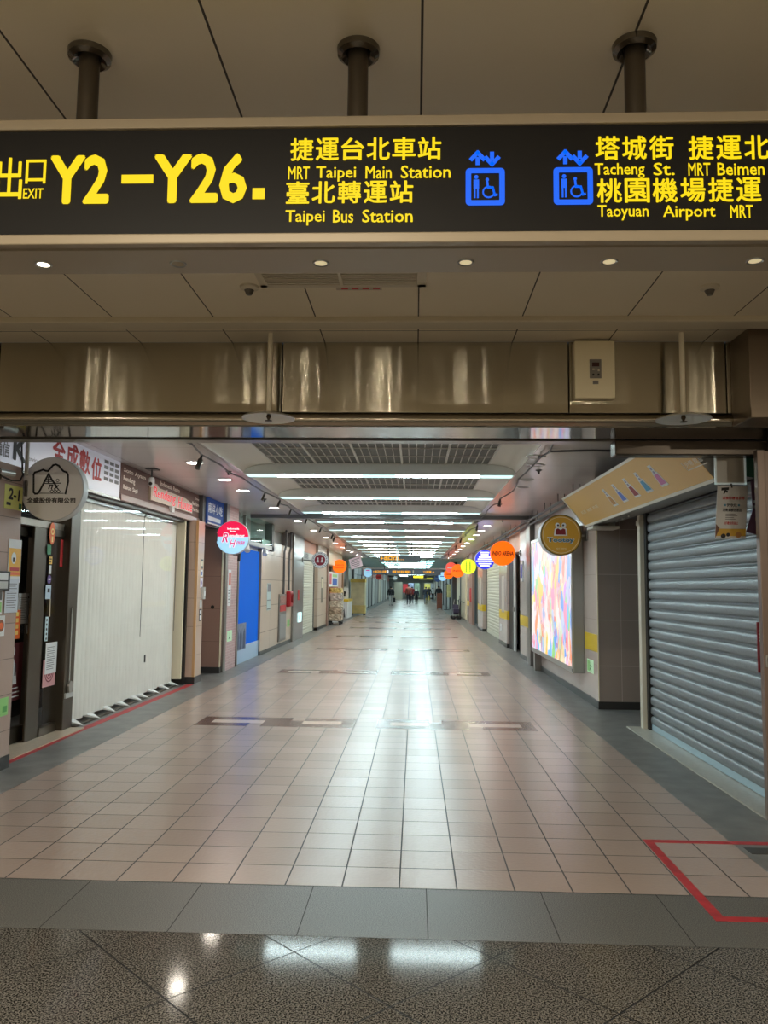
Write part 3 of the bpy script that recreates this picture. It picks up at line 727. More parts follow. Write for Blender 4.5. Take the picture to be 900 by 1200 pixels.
# ------------------------------------------------------------------ round projecting signs
def round_sign(label, x, y, z, r, face, rim, wall_x, lit=True, th=.11, zarm=None, edge=None, group='round signs projecting over the corridor'):
    t = thing('round_sign', label, 'sign', (wall_x, y + th / 2, z), group)
    fr_ = FRONT(y)
    b = B().lathe((x, y, z), [(r * .97, .0), (r, .006), (r, th - .006), (r * .97, th)], 56, axis='y'); b.make('rim', rim, t, smooth=True)
    B().fdisc(fr_, x, z, r * .972, -.004, .002, 56).make('face', face, t)
    bk = F((0, y + th, 0), (-1, 0, 0), (0, 0, 1)); B().fdisc(bk, -x, z, r * .972, -.004, .002, 56).make('face', face, t)
    za = zarm or z
    s = -1 if wall_x < x else 1
    B().tube([(x + s * r * .96, y + th / 2, za), (wall_x - s * .001, y + th / 2, za)], .017, 10).make('arm', m_greyL, t, smooth=True)
    B().box(wall_x - s * .0005, wall_x - s * .022, y - .02, y + th + .02, za - .07, za + .07).make('wall_plate', m_alud, t)
    return t, fr_
m_rim = M('sign_rim_white', S(206, 210, 212), .4)
# grey unlit sign with a house and mountain drawing
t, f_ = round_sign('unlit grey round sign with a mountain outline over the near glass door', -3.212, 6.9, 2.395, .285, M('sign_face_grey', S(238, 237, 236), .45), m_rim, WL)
mk = B().fstroke(f_, [(-3.382, 2.52), (-3.378, 2.44), (-3.375, 2.365), (-3.36, 2.35), (-3.338, 2.352), (-3.318, 2.38), (-3.29, 2.44), (-3.247, 2.527), (-3.215, 2.475), (-3.17, 2.415)], .016, .002, .004)
mk.fstroke(f_, [(-3.382, 2.52), (-3.372, 2.54), (-3.345, 2.548), (-3.33, 2.553), (-3.30, 2.565), (-3.275, 2.555), (-3.255, 2.552), (-3.235, 2.575), (-3.21, 2.605), (-3.185, 2.612), (-3.158, 2.600), (-3.135, 2.572), (-3.115, 2.552), (-3.085, 2.542), (-3.072, 2.515), (-3.068, 2.46), (-3.078, 2.40), (-3.088, 2.352)], .016, .002, .004)
mk.fstroke(f_, [(-3.325, 2.355), (-3.105, 2.355)], .006, .002, .004).fstroke(f_, [(-3.272, 2.478), (-3.218, 2.478)], .008, .002, .004).fstroke(f_, [(-3.282, 2.46), (-3.205, 2.46)], .008, .002, .004).fstroke(f_, [(-3.290, 2.442), (-3.195, 2.442)], .008, .002, .004).fstroke(f_, [(-3.247, 2.50), (-3.247, 2.442)], .008, .002, .004)
mk.fstroke(f_, [(-3.228, 2.428), (-3.24, 2.395)], .010, .002, .004).fstroke(f_, [(-3.232, 2.428), (-3.205, 2.428), (-3.215, 2.395)], .010, .002, .004).fstroke(f_, [(-3.185, 2.425), (-3.155, 2.392)], .010, .002, .004).fstroke(f_, [(-3.155, 2.425), (-3.19, 2.392)], .010, .002, .004)
mk.fring(f_, -3.163, 2.47, .010, .015, .002, .004, 18).fstroke(f_, [(-3.19, 2.445), (-3.135, 2.445)], .008, .002, .004)
mk.fring(f_, -3.21, 2.372, .012, .02, .002, .004, 4).fring(f_, -3.18, 2.372, .012, .02, .002, .004, 4).fring(f_, -3.15, 2.372, .012, .02, .002, .004, 4)
mk.make('emblem', m_ink, t)
text('全盛股份有限公司', f_, -3.43, -2.995, 2.268, 2.315, .004, M('sign_brown_ink', S(64, 56, 54), .5), t, bold=.035)
# red over pale blue lit sign
e_pale = M('lit_pale_blue', S(150, 205, 240), .4, emit=.8, ecol=S(164, 214, 245)); e_redl = M('lit_crimson', S(230, 20, 70), .4, emit=.75, ecol=S(236, 24, 78)); e_wht = M('lit_white', S(240, 240, 240), .4, emit=.8, ecol=S(245, 245, 250)); m_pink = M('magenta_print', S(226, 60, 130), .5, emit=.55, ecol=S(226, 50, 120))
t, f_ = round_sign('lit round sign, red upper half over pale blue, second from the viewer on the left', -3.205, 13.9, 2.395, .293, e_pale, m_rim, -3.49)
B().fpoly(f_, [(-3.205 + .282 * math.cos(PI * i / 28), 2.41 + .272 * math.sin(PI * i / 28)) for i in range(29)], .002, .004).make('red_half', e_redl, t)
text('Indonesia', f_, -3.30, -3.09, 2.535, 2.57, .0055, e_wht, t, bold=.03); text('Resto', f_, -3.25, -3.15, 2.495, 2.522, .0055, e_wht, t, bold=.03)
text('R', f_, -3.40, -3.27, 2.30, 2.485, .0055, e_wht, t, bold=.07, shear=.3); text('R', f_, -3.39, -3.28, 2.31, 2.475, .0065, m_pink, t, bold=.02, shear=.3)
text('endang', f_, -3.27, -2.99, 2.385, 2.46, .0055, e_wht, t, bold=.05, shear=.3); text('endang', f_, -3.265, -2.995, 2.39, 2.455, .0065, m_pink, t, shear=.3)
text('H', f_, -3.265, -3.135, 2.215, 2.37, .0055, e_wht, t, bold=.07, shear=.3); text('H', f_, -3.255, -3.145, 2.225, 2.36, .0065, m_pink, t, bold=.02, shear=.3)
text('ouse', f_, -3.13, -2.985, 2.27, 2.335, .0065, m_pink, t, bold=.02, shear=.3)
# maroon ring sign
e_org = M('lit_orange', S(255, 110, 0), .4, emit=.95, ecol=S(255, 104, 0), sample=True); e_mar = M('maroon_face', S(130, 30, 50), .4, emit=.12, ecol=S(140, 36, 60))
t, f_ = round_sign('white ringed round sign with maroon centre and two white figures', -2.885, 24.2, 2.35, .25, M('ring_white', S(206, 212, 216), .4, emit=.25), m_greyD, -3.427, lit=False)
B().fdisc(f_, -2.885, 2.35, .165, .002, .004).make('centre', e_mar, t)
rg = B()
for i in range(22):
    a = 2 * PI * i / 22
    rg.fdisc(f_, -2.885 + .208 * math.cos(a), 2.35 + .208 * math.sin(a), .016, .002, .004, 6)
rg.make('lettering', m_ink, t)
for dx in (-.065, .065):
    B().fdisc(f_, -2.885 + dx, 2.405, .027, .004, .006, 12).fpoly(f_, [(-2.925 + dx, 2.28), (-2.845 + dx, 2.28), (-2.86 + dx, 2.375), (-2.91 + dx, 2.375)], .004, .006).make('figure', m_paper, t)
m_dorg = M('dark_orange_ink', S(70, 26, 8), .6)
t, f_ = round_sign('lit orange round sign with two lines of dark letters beyond the maroon one', -3.27, 34.6, 2.425, .295, e_org, e_org, -3.48)
text('INDO', f_, -3.47, -3.08, 2.45, 2.51, .004, m_dorg, t, bold=.02); text('ARENA', f_, -3.47, -3.08, 2.34, 2.40, .004, m_dorg, t, bold=.02)
t, f_ = round_sign('small pale blue round sign with a pink band beside the far LED board', -3.19, 54.3, 2.51, .30, e_pale, m_rim, -3.505)
B().fbox(f_, -3.33, -3.05, 2.63, 2.70, .002, .006).make('lettering', m_pink, t); B().fbox(f_, -3.31, -3.07, 2.50, 2.53, .002, .006).make('lettering', M('soft_blue', S(100, 150, 220), .5), t)
t, f_ = round_sign('dull red round sign behind the pale blue one on the far left', -3.08, 68.0, 2.4, .25, M('dull_red_face', S(160, 50, 44), .4, emit=.25), m_greyD, -3.505)
B().fbox(f_, -3.23, -2.93, 2.36, 2.43, .002, .006).make('lettering', m_dorg, t)
t, f_ = round_sign('small white clock-like round sign over the far left passage', -2.1, 84.0, 2.50, .25, m_greyL, m_greyD, -3.505)
B().fring(f_, -2.1, 2.5, .17, .21, .002, .006, 24).make('ring', m_greyD, t)

# ------------------------------------------------------------------ glass door and side light, near left
d = B().box(-3.94, -3.88, 6.85, 6.95, .012, 2.13).box(-3.94, -3.88, 8.0, 8.1, .012, 2.13).box(-3.94, -3.88, 6.95, 8.0, .012, .16).box(-3.94, -3.88, 6.95, 8.0, 2.03, 2.13)
door = struct(d, 'door_1', m_bronze, bevel=.004)
B().box(-3.915, -3.905, 6.95, 8.0, .16, 2.03).make('door_glass', m_glass, door)
B().tube([(-3.86, 7.96, .95), (-3.86, 7.96, 1.45)], .014, 10).tube([(-3.86, 7.96, .98), (-3.89, 7.96, .98)], .01, 8).tube([(-3.86, 7.96, 1.42), (-3.89, 7.96, 1.42)], .01, 8).make('door_handle', m_bronze, door, smooth=True)
B().box(-3.885, -3.868, 8.02, 8.06, .98, 1.12).make('door_lock', m_alud, door)
struct(B().box(-3.95, -3.80, 6.85, 8.75, 2.13, 2.20), 'trim_door_head', M('pale_bronze', S(150, 142, 130), .35, metal=.4), bevel=.004)
struct(B().box(-3.915, -3.905, 6.85, 8.6, 2.20, 2.58), 'window_1', m_glass)
struct(B().box(-3.825, -3.80, 7.84, 8.12, .0, 2.13), 'trim_door_post', m_bronze, bevel=.006)
struct(B().box(-3.95, -3.72, 8.50, 8.74, .0, 2.58), 'trim_blind_post', m_bronze, bevel=.006)
struct(B().box(-3.86, -3.79, 8.12, 8.5, .0, .10).box(-3.86, -3.79, 8.12, 8.5, 2.06, 2.13), 'trim_sidelight_rail', m_bronze)
struct(B().box(-3.80, -3.792, 8.12, 8.5, .10, 2.06), 'window_2', m_glass)
struct(B().box(-5.4, -4.6, 8.62, 8.66, 0, 2.58), 'wall_left_partition', M('shop_partition', S(96, 92, 84), .6))
LD = LEFT(-3.888); LS = LEFT(-3.7905); LO = LEFT(-3.79); LB = LEFT(-3.718)
paper('notice', 'white sheet with fine print taped inside the glass door', 'notice', LEFT(-3.904), 7.78, 8.0, 1.16, 1.46, m_paper, 0, .002, 13)
t = paper('charm', 'red and gold vertical lucky charm on the glass door', 'charm', LEFT(-3.88), 7.66, 7.79, 1.02, 1.30, m_orange)
for k in range(4): B().fbox(LEFT(-3.88), 7.70, 7.75, 1.06 + k * .06, 1.10 + k * .06, .003, .005).make('lettering', M('gold_print', S(250, 214, 120), .4), t)
t = paper('closed_tag', 'small white tag with a red bar on the door frame', 'tag', LEFT(-3.88), 7.93, 8.04, 1.06, 1.14, m_paper); B().fbox(LEFT(-3.88), 7.95, 8.02, 1.085, 1.11, .003, .005).make('bar', m_red, t)
t = thing('door_poster', 'dark poster of white-robed figures low on the glass door', 'poster', LEFT(-3.904).p(7.7, .2)); fp = LEFT(-3.904)
B().fbox(fp, 7.50, 7.93, .42, .98, 0, .002).make('sheet', M('poster_maroon', S(96, 40, 44), .5), t)
B().fdisc(fp, 7.72, .90, .045, .002, .003, 18, .055).fpoly(fp, [(7.62, .58), (7.82, .58), (7.80, .72), (7.74, .84), (7.69, .84), (7.64, .72)], .002, .003).make('figure', m_paper, t)
B().fbox(fp, 7.66, 7.70, .66, .80, .003, .004).fbox(fp, 7.77, 7.80, .66, .78, .003, .004).make('jacket', m_greyD, t)
lines(B(), fp, 7.56, 7.9, .44, .56, 3, .002).make('lettering', m_paper, t)
# the string of tokens on the post between door and side light
t = thing('lucky_charm', 'oval red and gold festival charm at the top of the door post', 'charm', LO.p(8.19, 1.98, .004)); B().fdisc(LO, 8.19, 2.08, .065, .002, .008, 28, .115).make('plaque', m_orange, t); B().fring(LO, 8.19, 2.10, .02, .035, .008, .010, 16).fbox(LO, 8.175, 8.205, 1.99, 2.05, .008, .010).make('ornament', M('gold_print', S(250, 214, 120), .4), t)
paper('green_card', 'dark green card on the door post under the oval charm', 'card', LO, 8.10, 8.19, 1.86, 1.96, m_greend)
paper('yellow_tag', 'small yellow tag on the door post below the green card', 'tag', LO, 8.155, 8.225, 1.76, 1.84, M('yellow_tag', S(236, 190, 80), .5), n=2, ink=m_ink)
paper('white_tag', 'narrow white tag under the yellow tag on the door post', 'tag', LO, 8.165, 8.215, 1.66, 1.75, m_paper)
t = thing('purple_sticker', 'round purple sticker on the door post', 'sticker', LO.p(8.18, 1.58)); B().fdisc(LO, 8.18, 1.605, .045, 0, .003, 22).make('sheet', M('purple_print', S(90, 60, 130), .5), t); B().fbox(LO, 8.155, 8.205, 1.598, 1.612, .003, .004).make('lettering', m_paper, t)
t = paper('blue_card', 'pale blue picture card on the door post under the purple sticker', 'card', LO, 8.11, 8.23, 1.40, 1.545, M('pale_blue_card', S(190, 210, 226), .5)); B().fbox(LO, 8.15, 8.2, 1.47, 1.51, .003, .004).make('picture', m_ink, t)
t = paper('number_strip', 'tall white strip of blue characters beside the door post', 'strip', LS, 8.14, 8.205, .97, 1.22, M('pale_strip', S(200, 222, 230), .5))
for k in range(5): B().fdisc(LS, 8.172, .995 + k * .048, .014, .003, .004, 8).make('lettering', m_ink, t)
t = thing('pole_tape', 'thin pale cord hanging down the door post edge', 'cord', LO.p(8.27, 1.24)); B().tube([LO.p(8.215, 1.40, .006), LO.p(8.22, 1.22, .006)], .006, 6).make('strand', m_cream, t)
paper('red_banner', 'narrow red vertical paper banner on the side light', 'banner', LS, 8.41, 8.47, 1.74, 2.03, m_red)
t = paper('target_poster', 'pink poster with dark concentric arcs behind the white notice', 'poster', LS, 8.14, 8.42, .50, .78, M('pink_poster', S(216, 160, 164), .5))
for r in (.025, .055, .085): B().fring(LS, 8.28, .64, r, r + .012, .003, .004, 24).make('arc', M('arc_maroon', S(120, 40, 50), .5), t)
paper('notice', 'white typed notice hung over the pink poster on the side light', 'notice', LEFT(-3.785), 8.17, 8.43, .63, .95, m_paper, 0, .002, 12)
t = thing('door_bell', 'grey rounded lock box with a small plate low on the bronze post', 'lock', LB.p(8.6, .36)); B().fpoly(LB, [(8.555 + .05 + .05 * math.cos(a * PI / 8), .47 + .05 * math.sin(a * PI / 8)) for a in range(9)] + [(8.565, .40), (8.645, .40)], 0, .03).make('body', m_alu, t, bevel=.004); B().fbox(LB, 8.51, 8.69, .345, .395, 0, .02).make('plate', m_greyL, t); B().tube([LB.p(8.6, .52, .01), LB.p(8.6, 1.3, .005)], .006, 6).make('cable', m_greyL, t)

# ------------------------------------------------------------------ vertical blinds behind the long shop window
def blind(y0, y1, label, seed):
    random.seed(seed)
    t = thing('vertical_blind', label, 'blind', (-3.78, (y0 + y1) / 2, .0), 'white vertical blinds in the long shop window')
    n = round((y1 - y0) / .118); w = (y1 - y0) / n
    b = B(); tip = B()
    for k in range(n):
        c = y0 + (k + .5) * w; a = -.20 + random.uniform(-.06, .06); h = w * .57
        p0 = (-3.785 - h * math.sin(a), c + h * math.cos(a)); p1 = (-3.785 + h * math.sin(a), c - h * math.cos(a))
        zb = .055 + random.uniform(-.008, .008)
        m = ((p0[0] + p1[0]) / 2 + .012, (p0[1] + p1[1]) / 2 + .002)
        b.sheet([p0, ((p0[0] + m[0]) / 2 + .004, (p0[1] + m[1]) / 2), m, ((p1[0] + m[0]) / 2 + .004, (p1[1] + m[1]) / 2), p1], 'z', zb, 2.50)
        if k % 4 == 0: B().add([(p1[0], p1[1], zb + .02), (p0[0], p0[1], zb + .02), (p1[0] + .19, p1[1] + .02, .02), (p1[0], p1[1], zb - .01)], [(0, 1, 2), (0, 2, 3), (1, 3, 2), (0, 3, 1)]).make('weight', M('blind_weight', S(228, 232, 232), .5), t)
    b.make('slat', M('blind_fabric', S(238, 238, 230), .6, var=.03, vscale=3), t, smooth=True, fix=False)
    B().box(-3.82, -3.75, y0, y1, 2.50, 2.54).make('head_rail', m_alu, t)
    B().tube([(-3.742, y1 - .05, 2.5), (-3.742, y1 - .05, .85)], .004, 5).make('cord', m_greyD, t)
    random.seed(9)
    return t
dl_ = bpy.data.lights.new('shop_fill_lamp', 'AREA'); dl_.size = .4; dl_.energy = 9; dl_.color = (1, .9, .78)  # unseen lamp added to lift the black interior behind the glass door
do_ = bpy.data.objects.new('shop_fill_lamp', dl_); C.objects.link(do_); do_.location = (-4.75, 7.7, 2.54)
blind(8.78, 10.93, 'white vertical blind, near half of the long window under the white fascia', 3)
blind(10.97, 12.46, 'white vertical blind, far half of the long window under the brown fascia', 4)
struct(B().box(-3.703, -3.695, 8.75, 12.5, .07, 2.55), 'window_3', m_glass)
struct(B().box(-3.73, -3.66, 8.75, 12.5, 2.545, 2.585).box(-3.73, -3.68, 8.75, 12.5, 0.0, .02), 'trim_window_rail', m_bronze)
struct(B().box(-3.86, -3.64, 12.5, 12.56, .1, 2.58), 'trim_window_jamb', m_cream); struct(B().box(-3.8, -3.62, 12.6, 12.68, 0, 2.58), 'trim_dark_gap', m_black)  # black strip stands in for the dark gap beside the pillar
tag(B().fbox(LEFT(-3.695), 10.94, 10.97, .5, .6, 0, .012).make('window_lock', m_black), 'small black lock on the seam between the two blinds', 'lock')

# ------------------------------------------------------------------ fascia signs on the left
LF = LEFT(-3.60)
t = thing('fascia_sign', 'white shop fascia with big red characters above the glass door', 'sign', (-3.62, 7.8, 2.58))
B().box(-3.63, -3.60, 6.06, 9.54, 2.585, 3.045).make('board', M('fascia_white', S(212, 214, 228), .3, emit=.2), t, bevel=.003)
B().box(-3.63, -3.592, 6.06, 9.54, 2.575, 2.60).make('edge_strip', m_alu, t)
for ch, a, z0 in (('全', 7.70, 2.80), ('成', 8.02, 2.80), ('數', 8.335, 2.79), ('位', 8.66, 2.76)): text(ch, LF, a, a + .29, z0 - .04, z0 + .22, .003, m_red, t, bold=.03)
text('通信', LF, 6.62, 6.87, 2.66, 2.80, .003, m_greyink, t, bold=.02)
text('K', LF, 6.93, 7.17, 2.66, 2.88, .003, m_ink, t, bold=.04)
text('service', LF, 7.19, 7.42, 2.70, 2.74, .003, m_greyink, t)
b = B()
for r in range(4):
    for c in range(3): b.fbox(LF, 9.03 + c * .165, 9.03 + c * .165 + .12, 2.76 + r * .066, 2.80 + r * .066, .001, .003)
b.make('small_print', m_greyink, t)
m_brown = M('fascia_brown', S(122, 96, 90), .6, spec=.2, var=.08, vscale=30, stretch=(1, .05, 1))
m_cremtxt = M('cream_lettering', S(250, 236, 224), .6)
t = thing('fascia_sign', 'brown shop fascia with a red script logo above the far blind', 'sign', (-3.62, 11.5, 2.58))
B().box(-3.63, -3.60, 9.56, 13.2, 2.66, 3.045).make('board', m_brown, t, bevel=.003)
B().box(-3.66, -3.585, 9.56, 13.2, 2.585, 2.66).make('rail', M('fascia_rail', S(150, 118, 110), .3), t, bevel=.004)
for s_, a, c, z0, z1 in (('Soto Ayam', 9.64, 10.45, 2.93, 3.0), ('Rendang', 9.64, 10.05, 2.82, 2.90), ('Bakso Sapi', 9.64, 10.16, 2.72, 2.79), ('Indonesia Resto', 11.07, 12.0, 2.955, 3.02)): text(s_, LF, a, c, z0, z1, .002, m_cremtxt, t, bold=.03)
for s_, a, c, z0, z1 in (('Siomay', 12.86, 13.14, 2.94, 2.99), ('Nasi Rames', 12.70, 13.14, 2.85, 2.91), ('Teh Manis', 12.72, 13.14, 2.755, 2.81)): text(s_, LF, a, c, z0, z1, .002, m_cremtxt, t, bold=.03)
lg = B().fpoly(LF, [(10.60, 2.70), (12.62, 2.70), (12.62, 2.85), (12.2, 2.90), (10.95, 2.90), (10.85, 2.94), (10.65, 2.94), (10.60, 2.86)], .0, .03).make('logo_backing', M('logo_ivory', S(210, 190, 170), .4), t)
e_neon = M('neon_red', S(220, 40, 50), .4, emit=.55, ecol=S(235, 50, 60))
text('Rendang', LF, 10.66, 11.72, 2.70, 2.915, .032, m_paper, lg, bold=.06, shear=.15); text('Rendang', LF, 10.68, 11.70, 2.715, 2.90, .035, e_neon, lg, bold=.01, shear=.15)
text('House', LF, 11.80, 12.60, 2.70, 2.90, .032, m_paper, lg, bold=.06, shear=.15); text('House', LF, 11.82, 12.58, 2.715, 2.885, .035, e_neon, lg, bold=.01, shear=.15)
B().fbox(LF, 11.5, 11.62, 2.62, 2.70, .0, .05).make('logo_driver', m_paper, t, bevel=.004)
t = thing('security_camera', 'white dome-headed security camera hanging in front of the brown fascia', 'camera', (-3.40, 10.1, 3.05))
B().box(-3.47, -3.33, 10.04, 10.20, 3.035, 3.05).make('mount_plate', m_greyD, t); B().tube([(-3.40, 10.1, 3.04), (-3.40, 10.1, 2.93)], .012, 8).make('stem', m_greyD, t); B().lathe((-3.40, 10.1, 2.86), [(0, .08), (.03, .075), (.04, .05), (.04, 0), (.035, -.03), (.02, -.045), (0, -.05)], 20).make('camera_head', m_paper, t, smooth=True); B().fdisc(FRONT(10.06), -3.40, 2.85, .022, -.005, .006, 16).make('lens', m_black, t)
t = thing('fascia_sign', 'blue shop fascia with pale characters over the brown recess', 'sign', (-3.47, 13.85, 2.58)); L2 = LEFT(-3.50)
B().box(-3.53, -3.50, 13.28, 14.42, 2.60, 3.045).make('board', M('fascia_blue', S(50, 84, 156), .6, spec=.2, emit=.1), t, bevel=.003)
b = B()
for ch, a in zip('南洋小吃', (13.32, 13.58, 13.84, 14.10)): text(ch, L2, a, a + .22, 2.79, 2.97, .002, M('pale_blue_lettering', S(226, 234, 244), .5), t, bold=.03)
B().fbox(L2, 13.34, 14.2, 2.66, 2.73, .001, .003).make('lettering', M('pale_blue_lettering', S(196, 206, 222), .5), t); B().fbox(L2, 13.28, 14.42, 2.595, 2.62, .001, .02).make('edge_strip', m_paper, t)
# notices up the pillar side, switch box, photo strip
LQ = LEFT(-3.489)
def pil(name, label, cat, u0, u1, v0, v1, mat, **k): return paper(name, label, cat, LQ, u0, u1, v0, v1, mat, **k)
t = pil('menu_card', 'topmost small picture card on the pillar side by the brown recess', 'card', 12.93, 13.06, 1.83, 1.98, m_greyD); B().fbox(LQ, 12.95, 13.04, 1.87, 1.95, .003, .004).make('picture', m_cream, t)
t = pil('menu_card', 'second picture card on the pillar side, blue and white', 'card', 12.92, 13.06, 1.70, 1.81, m_paper); B().fbox(LQ, 12.95, 13.02, 1.72, 1.78, .003, .004).make('picture', m_blue, t)
t = pil('menu_card', 'third picture card on the pillar side, pale with a violet figure', 'card', 12.92, 13.07, 1.52, 1.68, M('lilac_card', S(214, 206, 226), .5)); B().fdisc(LQ, 12.99, 1.60, .035, .003, .004, 14).make('picture', M('violet', S(110, 80, 160), .5), t)
t = thing('switch_box', 'white switch box sticking out from the far edge of the pillar', 'switch box', LQ.p(13.06, 1.33)); B().fbox(LQ, 13.0, 13.11, 1.33, 1.53, .0, .045).make('box', m_greyL, t, bevel=.005); B().fbox(LQ, 13.03, 13.08, 1.38, 1.46, .045, .05).make('rocker', m_paper, t)
pil('menu_card', 'pale blank card under the switch box on the pillar', 'card', 12.93, 13.06, 1.20, 1.32, m_greyL)
t = pil('code_card', 'black framed white card lowest on the pillar side', 'card', 12.92, 13.07, .98, 1.17, m_ink); B().fbox(LQ, 12.95, 13.04, 1.10, 1.15, .003, .004).fbox(LQ, 12.95, 13.04, 1.0, 1.07, .003, .004).make('print', m_paper, t)
tag(B().lathe((-3.62, 14.285, 1.17), [(0, 0), (.03, 0), (.034, .008), (.03, .016)], 16, axis='y').make('door_stop', m_black), 'small black round stop on the brown recess wall', 'stop')
LM = LEFT(-3.46)
t = paper('flyer_strip', 'tall white and red flyer on the pink mosaic wall', 'flyer', LM, 14.74, 14.98, 1.18, 1.85, m_paper); B().fbox(LM, 14.80, 14.96, 1.56, 1.80, .003, .004).make('picture', M('flyer_red', S(206, 92, 74), .5), t); lines(B(), LM, 14.78, 14.95, 1.22, 1.5, 5, .003).make('lettering', m_greyink, t)
t = paper('exit_sticker', 'green running-man exit sticker low on the pink mosaic wall', 'sticker', LM, 14.78, 15.18, .52, .72, M('exit_green_pale', S(196, 232, 196), .5, emit=.15)); B().fdisc(LM, 15.0, .66, .022, .003, .004, 10).fstroke(LM, [(15.0, .63), (14.97, .59), (15.03, .56)], .02, .003, .004).fstroke(LM, [(14.97, .59), (14.92, .57)], .02, .003, .004).make('figure', m_greend, t)
t = thing('track_spotlight', 'small black spotlight under the red and blue round sign', 'spotlight', (-3.3, 15.0, 2.1)); B().tube([(-3.46, 15.1, 2.14), (-3.34, 15.1, 2.14)], .012, 8).make('arm', m_black, t); B().tube([(-3.34, 15.1, 2.17), (-3.34, 15.06, 2.02)], .03, 12).make('lamp_head', m_black, t, smooth=True)

# blue bay with the arch picture, white plinth
t = thing('shop_display', 'bright blue shop panel above a pale plinth beside the mosaic wall', 'panel', (-3.52, 16.8, 0))
B().box(-3.56, -3.52, 15.6, 18.0, .34, 2.32).make('board', M('bright_blue_panel', S(0, 84, 190), .7, spec=.1, emit=.35, ecol=S(0, 104, 214)), t, bevel=.004)  # slight glow added so glare does not pale the blue
B().box(-3.56, -3.50, 15.6, 18.0, .0, .34).make('plinth', M('plinth_pale_blue', S(176, 204, 232), .4), t, bevel=.004)
LBp = LEFT(-3.52)
B().fbox(LBp, 15.66, 16.62, .27, .80, .02, .026).make('picture', M('arch_grey', S(120, 132, 158), .5, var=.2, vscale=12), t)
for k in range(3):
    u = 15.74 + k * .3
    B().fpoly(LBp, [(u, .29), (u + .2, .29), (u + .2, .52), (u + .17, .60), (u + .1, .68), (u + .03, .60), (u, .52)], .026, .030).make('arch', M('arch_dark', S(60, 76, 110), .5), t)
for y, lab in ((15.75, 'white hooked spotlight above the blue panel, nearer one'), (17.6, 'white hooked spotlight above the blue panel, farther one')):
    t = thing('display_spotlight', lab, 'spotlight', (-3.5, y, 2.4)); B().tube([(-3.40, y, 2.398), (-3.36, y, 2.39), (-3.33, y, 2.37)], .02, 8).make('arm', m_paper, t); B().tube([(-3.33, y, 2.38), (-3.30, y - .12, 2.24)], [.03, .055], 12).make('lamp_head', m_paper, t, smooth=True)
t = thing('shop_canopy', 'pale ledge with glass panel above the blue shop panel', 'canopy', (-3.6, 17, 2.4)); B().box(-3.8, -3.42, 15.6, 19.4, 2.40, 2.50).make('ledge', m_greyL, t, bevel=.01); B().box(-3.45, -3.43, 16.6, 19.0, 2.50, 3.03).make('glass_panel', m_glassg, t); B().box(-3.6, -3.42, 19.0, 19.25, 2.38, 3.04).make('end_post', m_greyD, t)
for k, y in enumerate((15.75, 16.2, 16.8)):
    tag(B().box(-3.66, -3.60, y, y + .09, 2.50, 3.05).make('ceiling_post', m_alu), '%s bright metal post between the ledge and the ceiling over the blue panel' % ('near', 'middle', 'far')[k], 'post')

# beige tiled wall: notices, alarm, hose cabinet, pipes
LT = LEFT(-3.47)
t = paper('notice_strip', 'column of small pale cards on the beige wall beside the blue panel', 'notice', LT, 18.75, 19.25, .98, 1.62, M('pale_notice', S(190, 208, 208), .5)); b = B()
for k in range(3): b.fbox(LT, 18.80, 19.2, 1.0 + k * .21, 1.02 + k * .21, .003, .005)
b.make('divider', m_greyD, t); B().fbox(LT, 18.8, 19.2, 1.44, 1.6, .003, .005).make('picture', m_greyink, t)
t = thing('hose_cabinet', 'narrow grey fire hose cabinet with red sign recessed in the beige wall', 'cabinet', (-3.46, 20.9, .12)); B().fbox(LT, 20.35, 21.45, .14, 1.35, 0, .03).make('body', m_alud, t, bevel=.006); B().fbox(LT, 20.42, 21.38, .2, .82, .03, .04).make('door', m_grey, t); B().fbox(LT, 20.45, 21.35, .90, 1.06, .03, .036).make('red_sign', m_red, t); B().fbox(LT, 20.45, 21.35, 1.1, 1.3, .03, .036).make('picture', M('collage', S(160, 120, 110), .5, var=.5, vscale=14), t)
t = thing('fire_alarm', 'red fire alarm unit on the beige wall beside the hose cabinet', 'fire alarm', (-3.4, 21.8, 1.15)); B().fbox(LT, 21.55, 22.05, 1.0, 1.42, 0, .12).make('body', M('alarm_red', S(170, 26, 36), .4), t, bevel=.03); B().fdisc(LT, 21.8, 1.22, .12, .12, .17, 24).make('bell', M('alarm_dark', S(120, 20, 28), .35), t)
for y, z0, lab in ((20.9, 1.35, 'dark riser pipe running up from the hose cabinet'), (21.75, 1.45, 'dark bent riser pipe above the red fire alarm')):
    tag(B().tube([(-3.43, y, z0), (-3.43, y, 2.45), (-3.43, y + .25, 2.62), (-3.43, y + .25, 3.04)], .028, 10).make('riser_pipe', m_greyD, smooth=True), lab, 'pipe')
t = paper('exit_sticker', 'small green exit sticker on the beige wall by the hose cabinet', 'sticker', LT, 21.85, 22.25, .45, .65, m_green); B().fbox(LT, 21.95, 22.05, .5, .6, .003, .005).make('figure', m_greend, t)
t = paper('lit_sign', 'small glowing pale cyan sign low on the steel column', 'sign', LEFT(-3.44), 23.6, 24.2, .50, .78, M('lit_cyan', S(210, 246, 246), .4, emit=1.0), th=.03); B().fbox(LEFT(-3.44), 23.7, 23.85, .58, .7, .03, .034).make('figure', M('cyan_print', S(60, 170, 180), .5), t)
tag(B().fbox(LEFT(-3.44), 23.5, 23.75, 1.15, 1.45, 0, .02).make('red_plate', m_red), 'small red plate on the brushed steel column', 'plate')

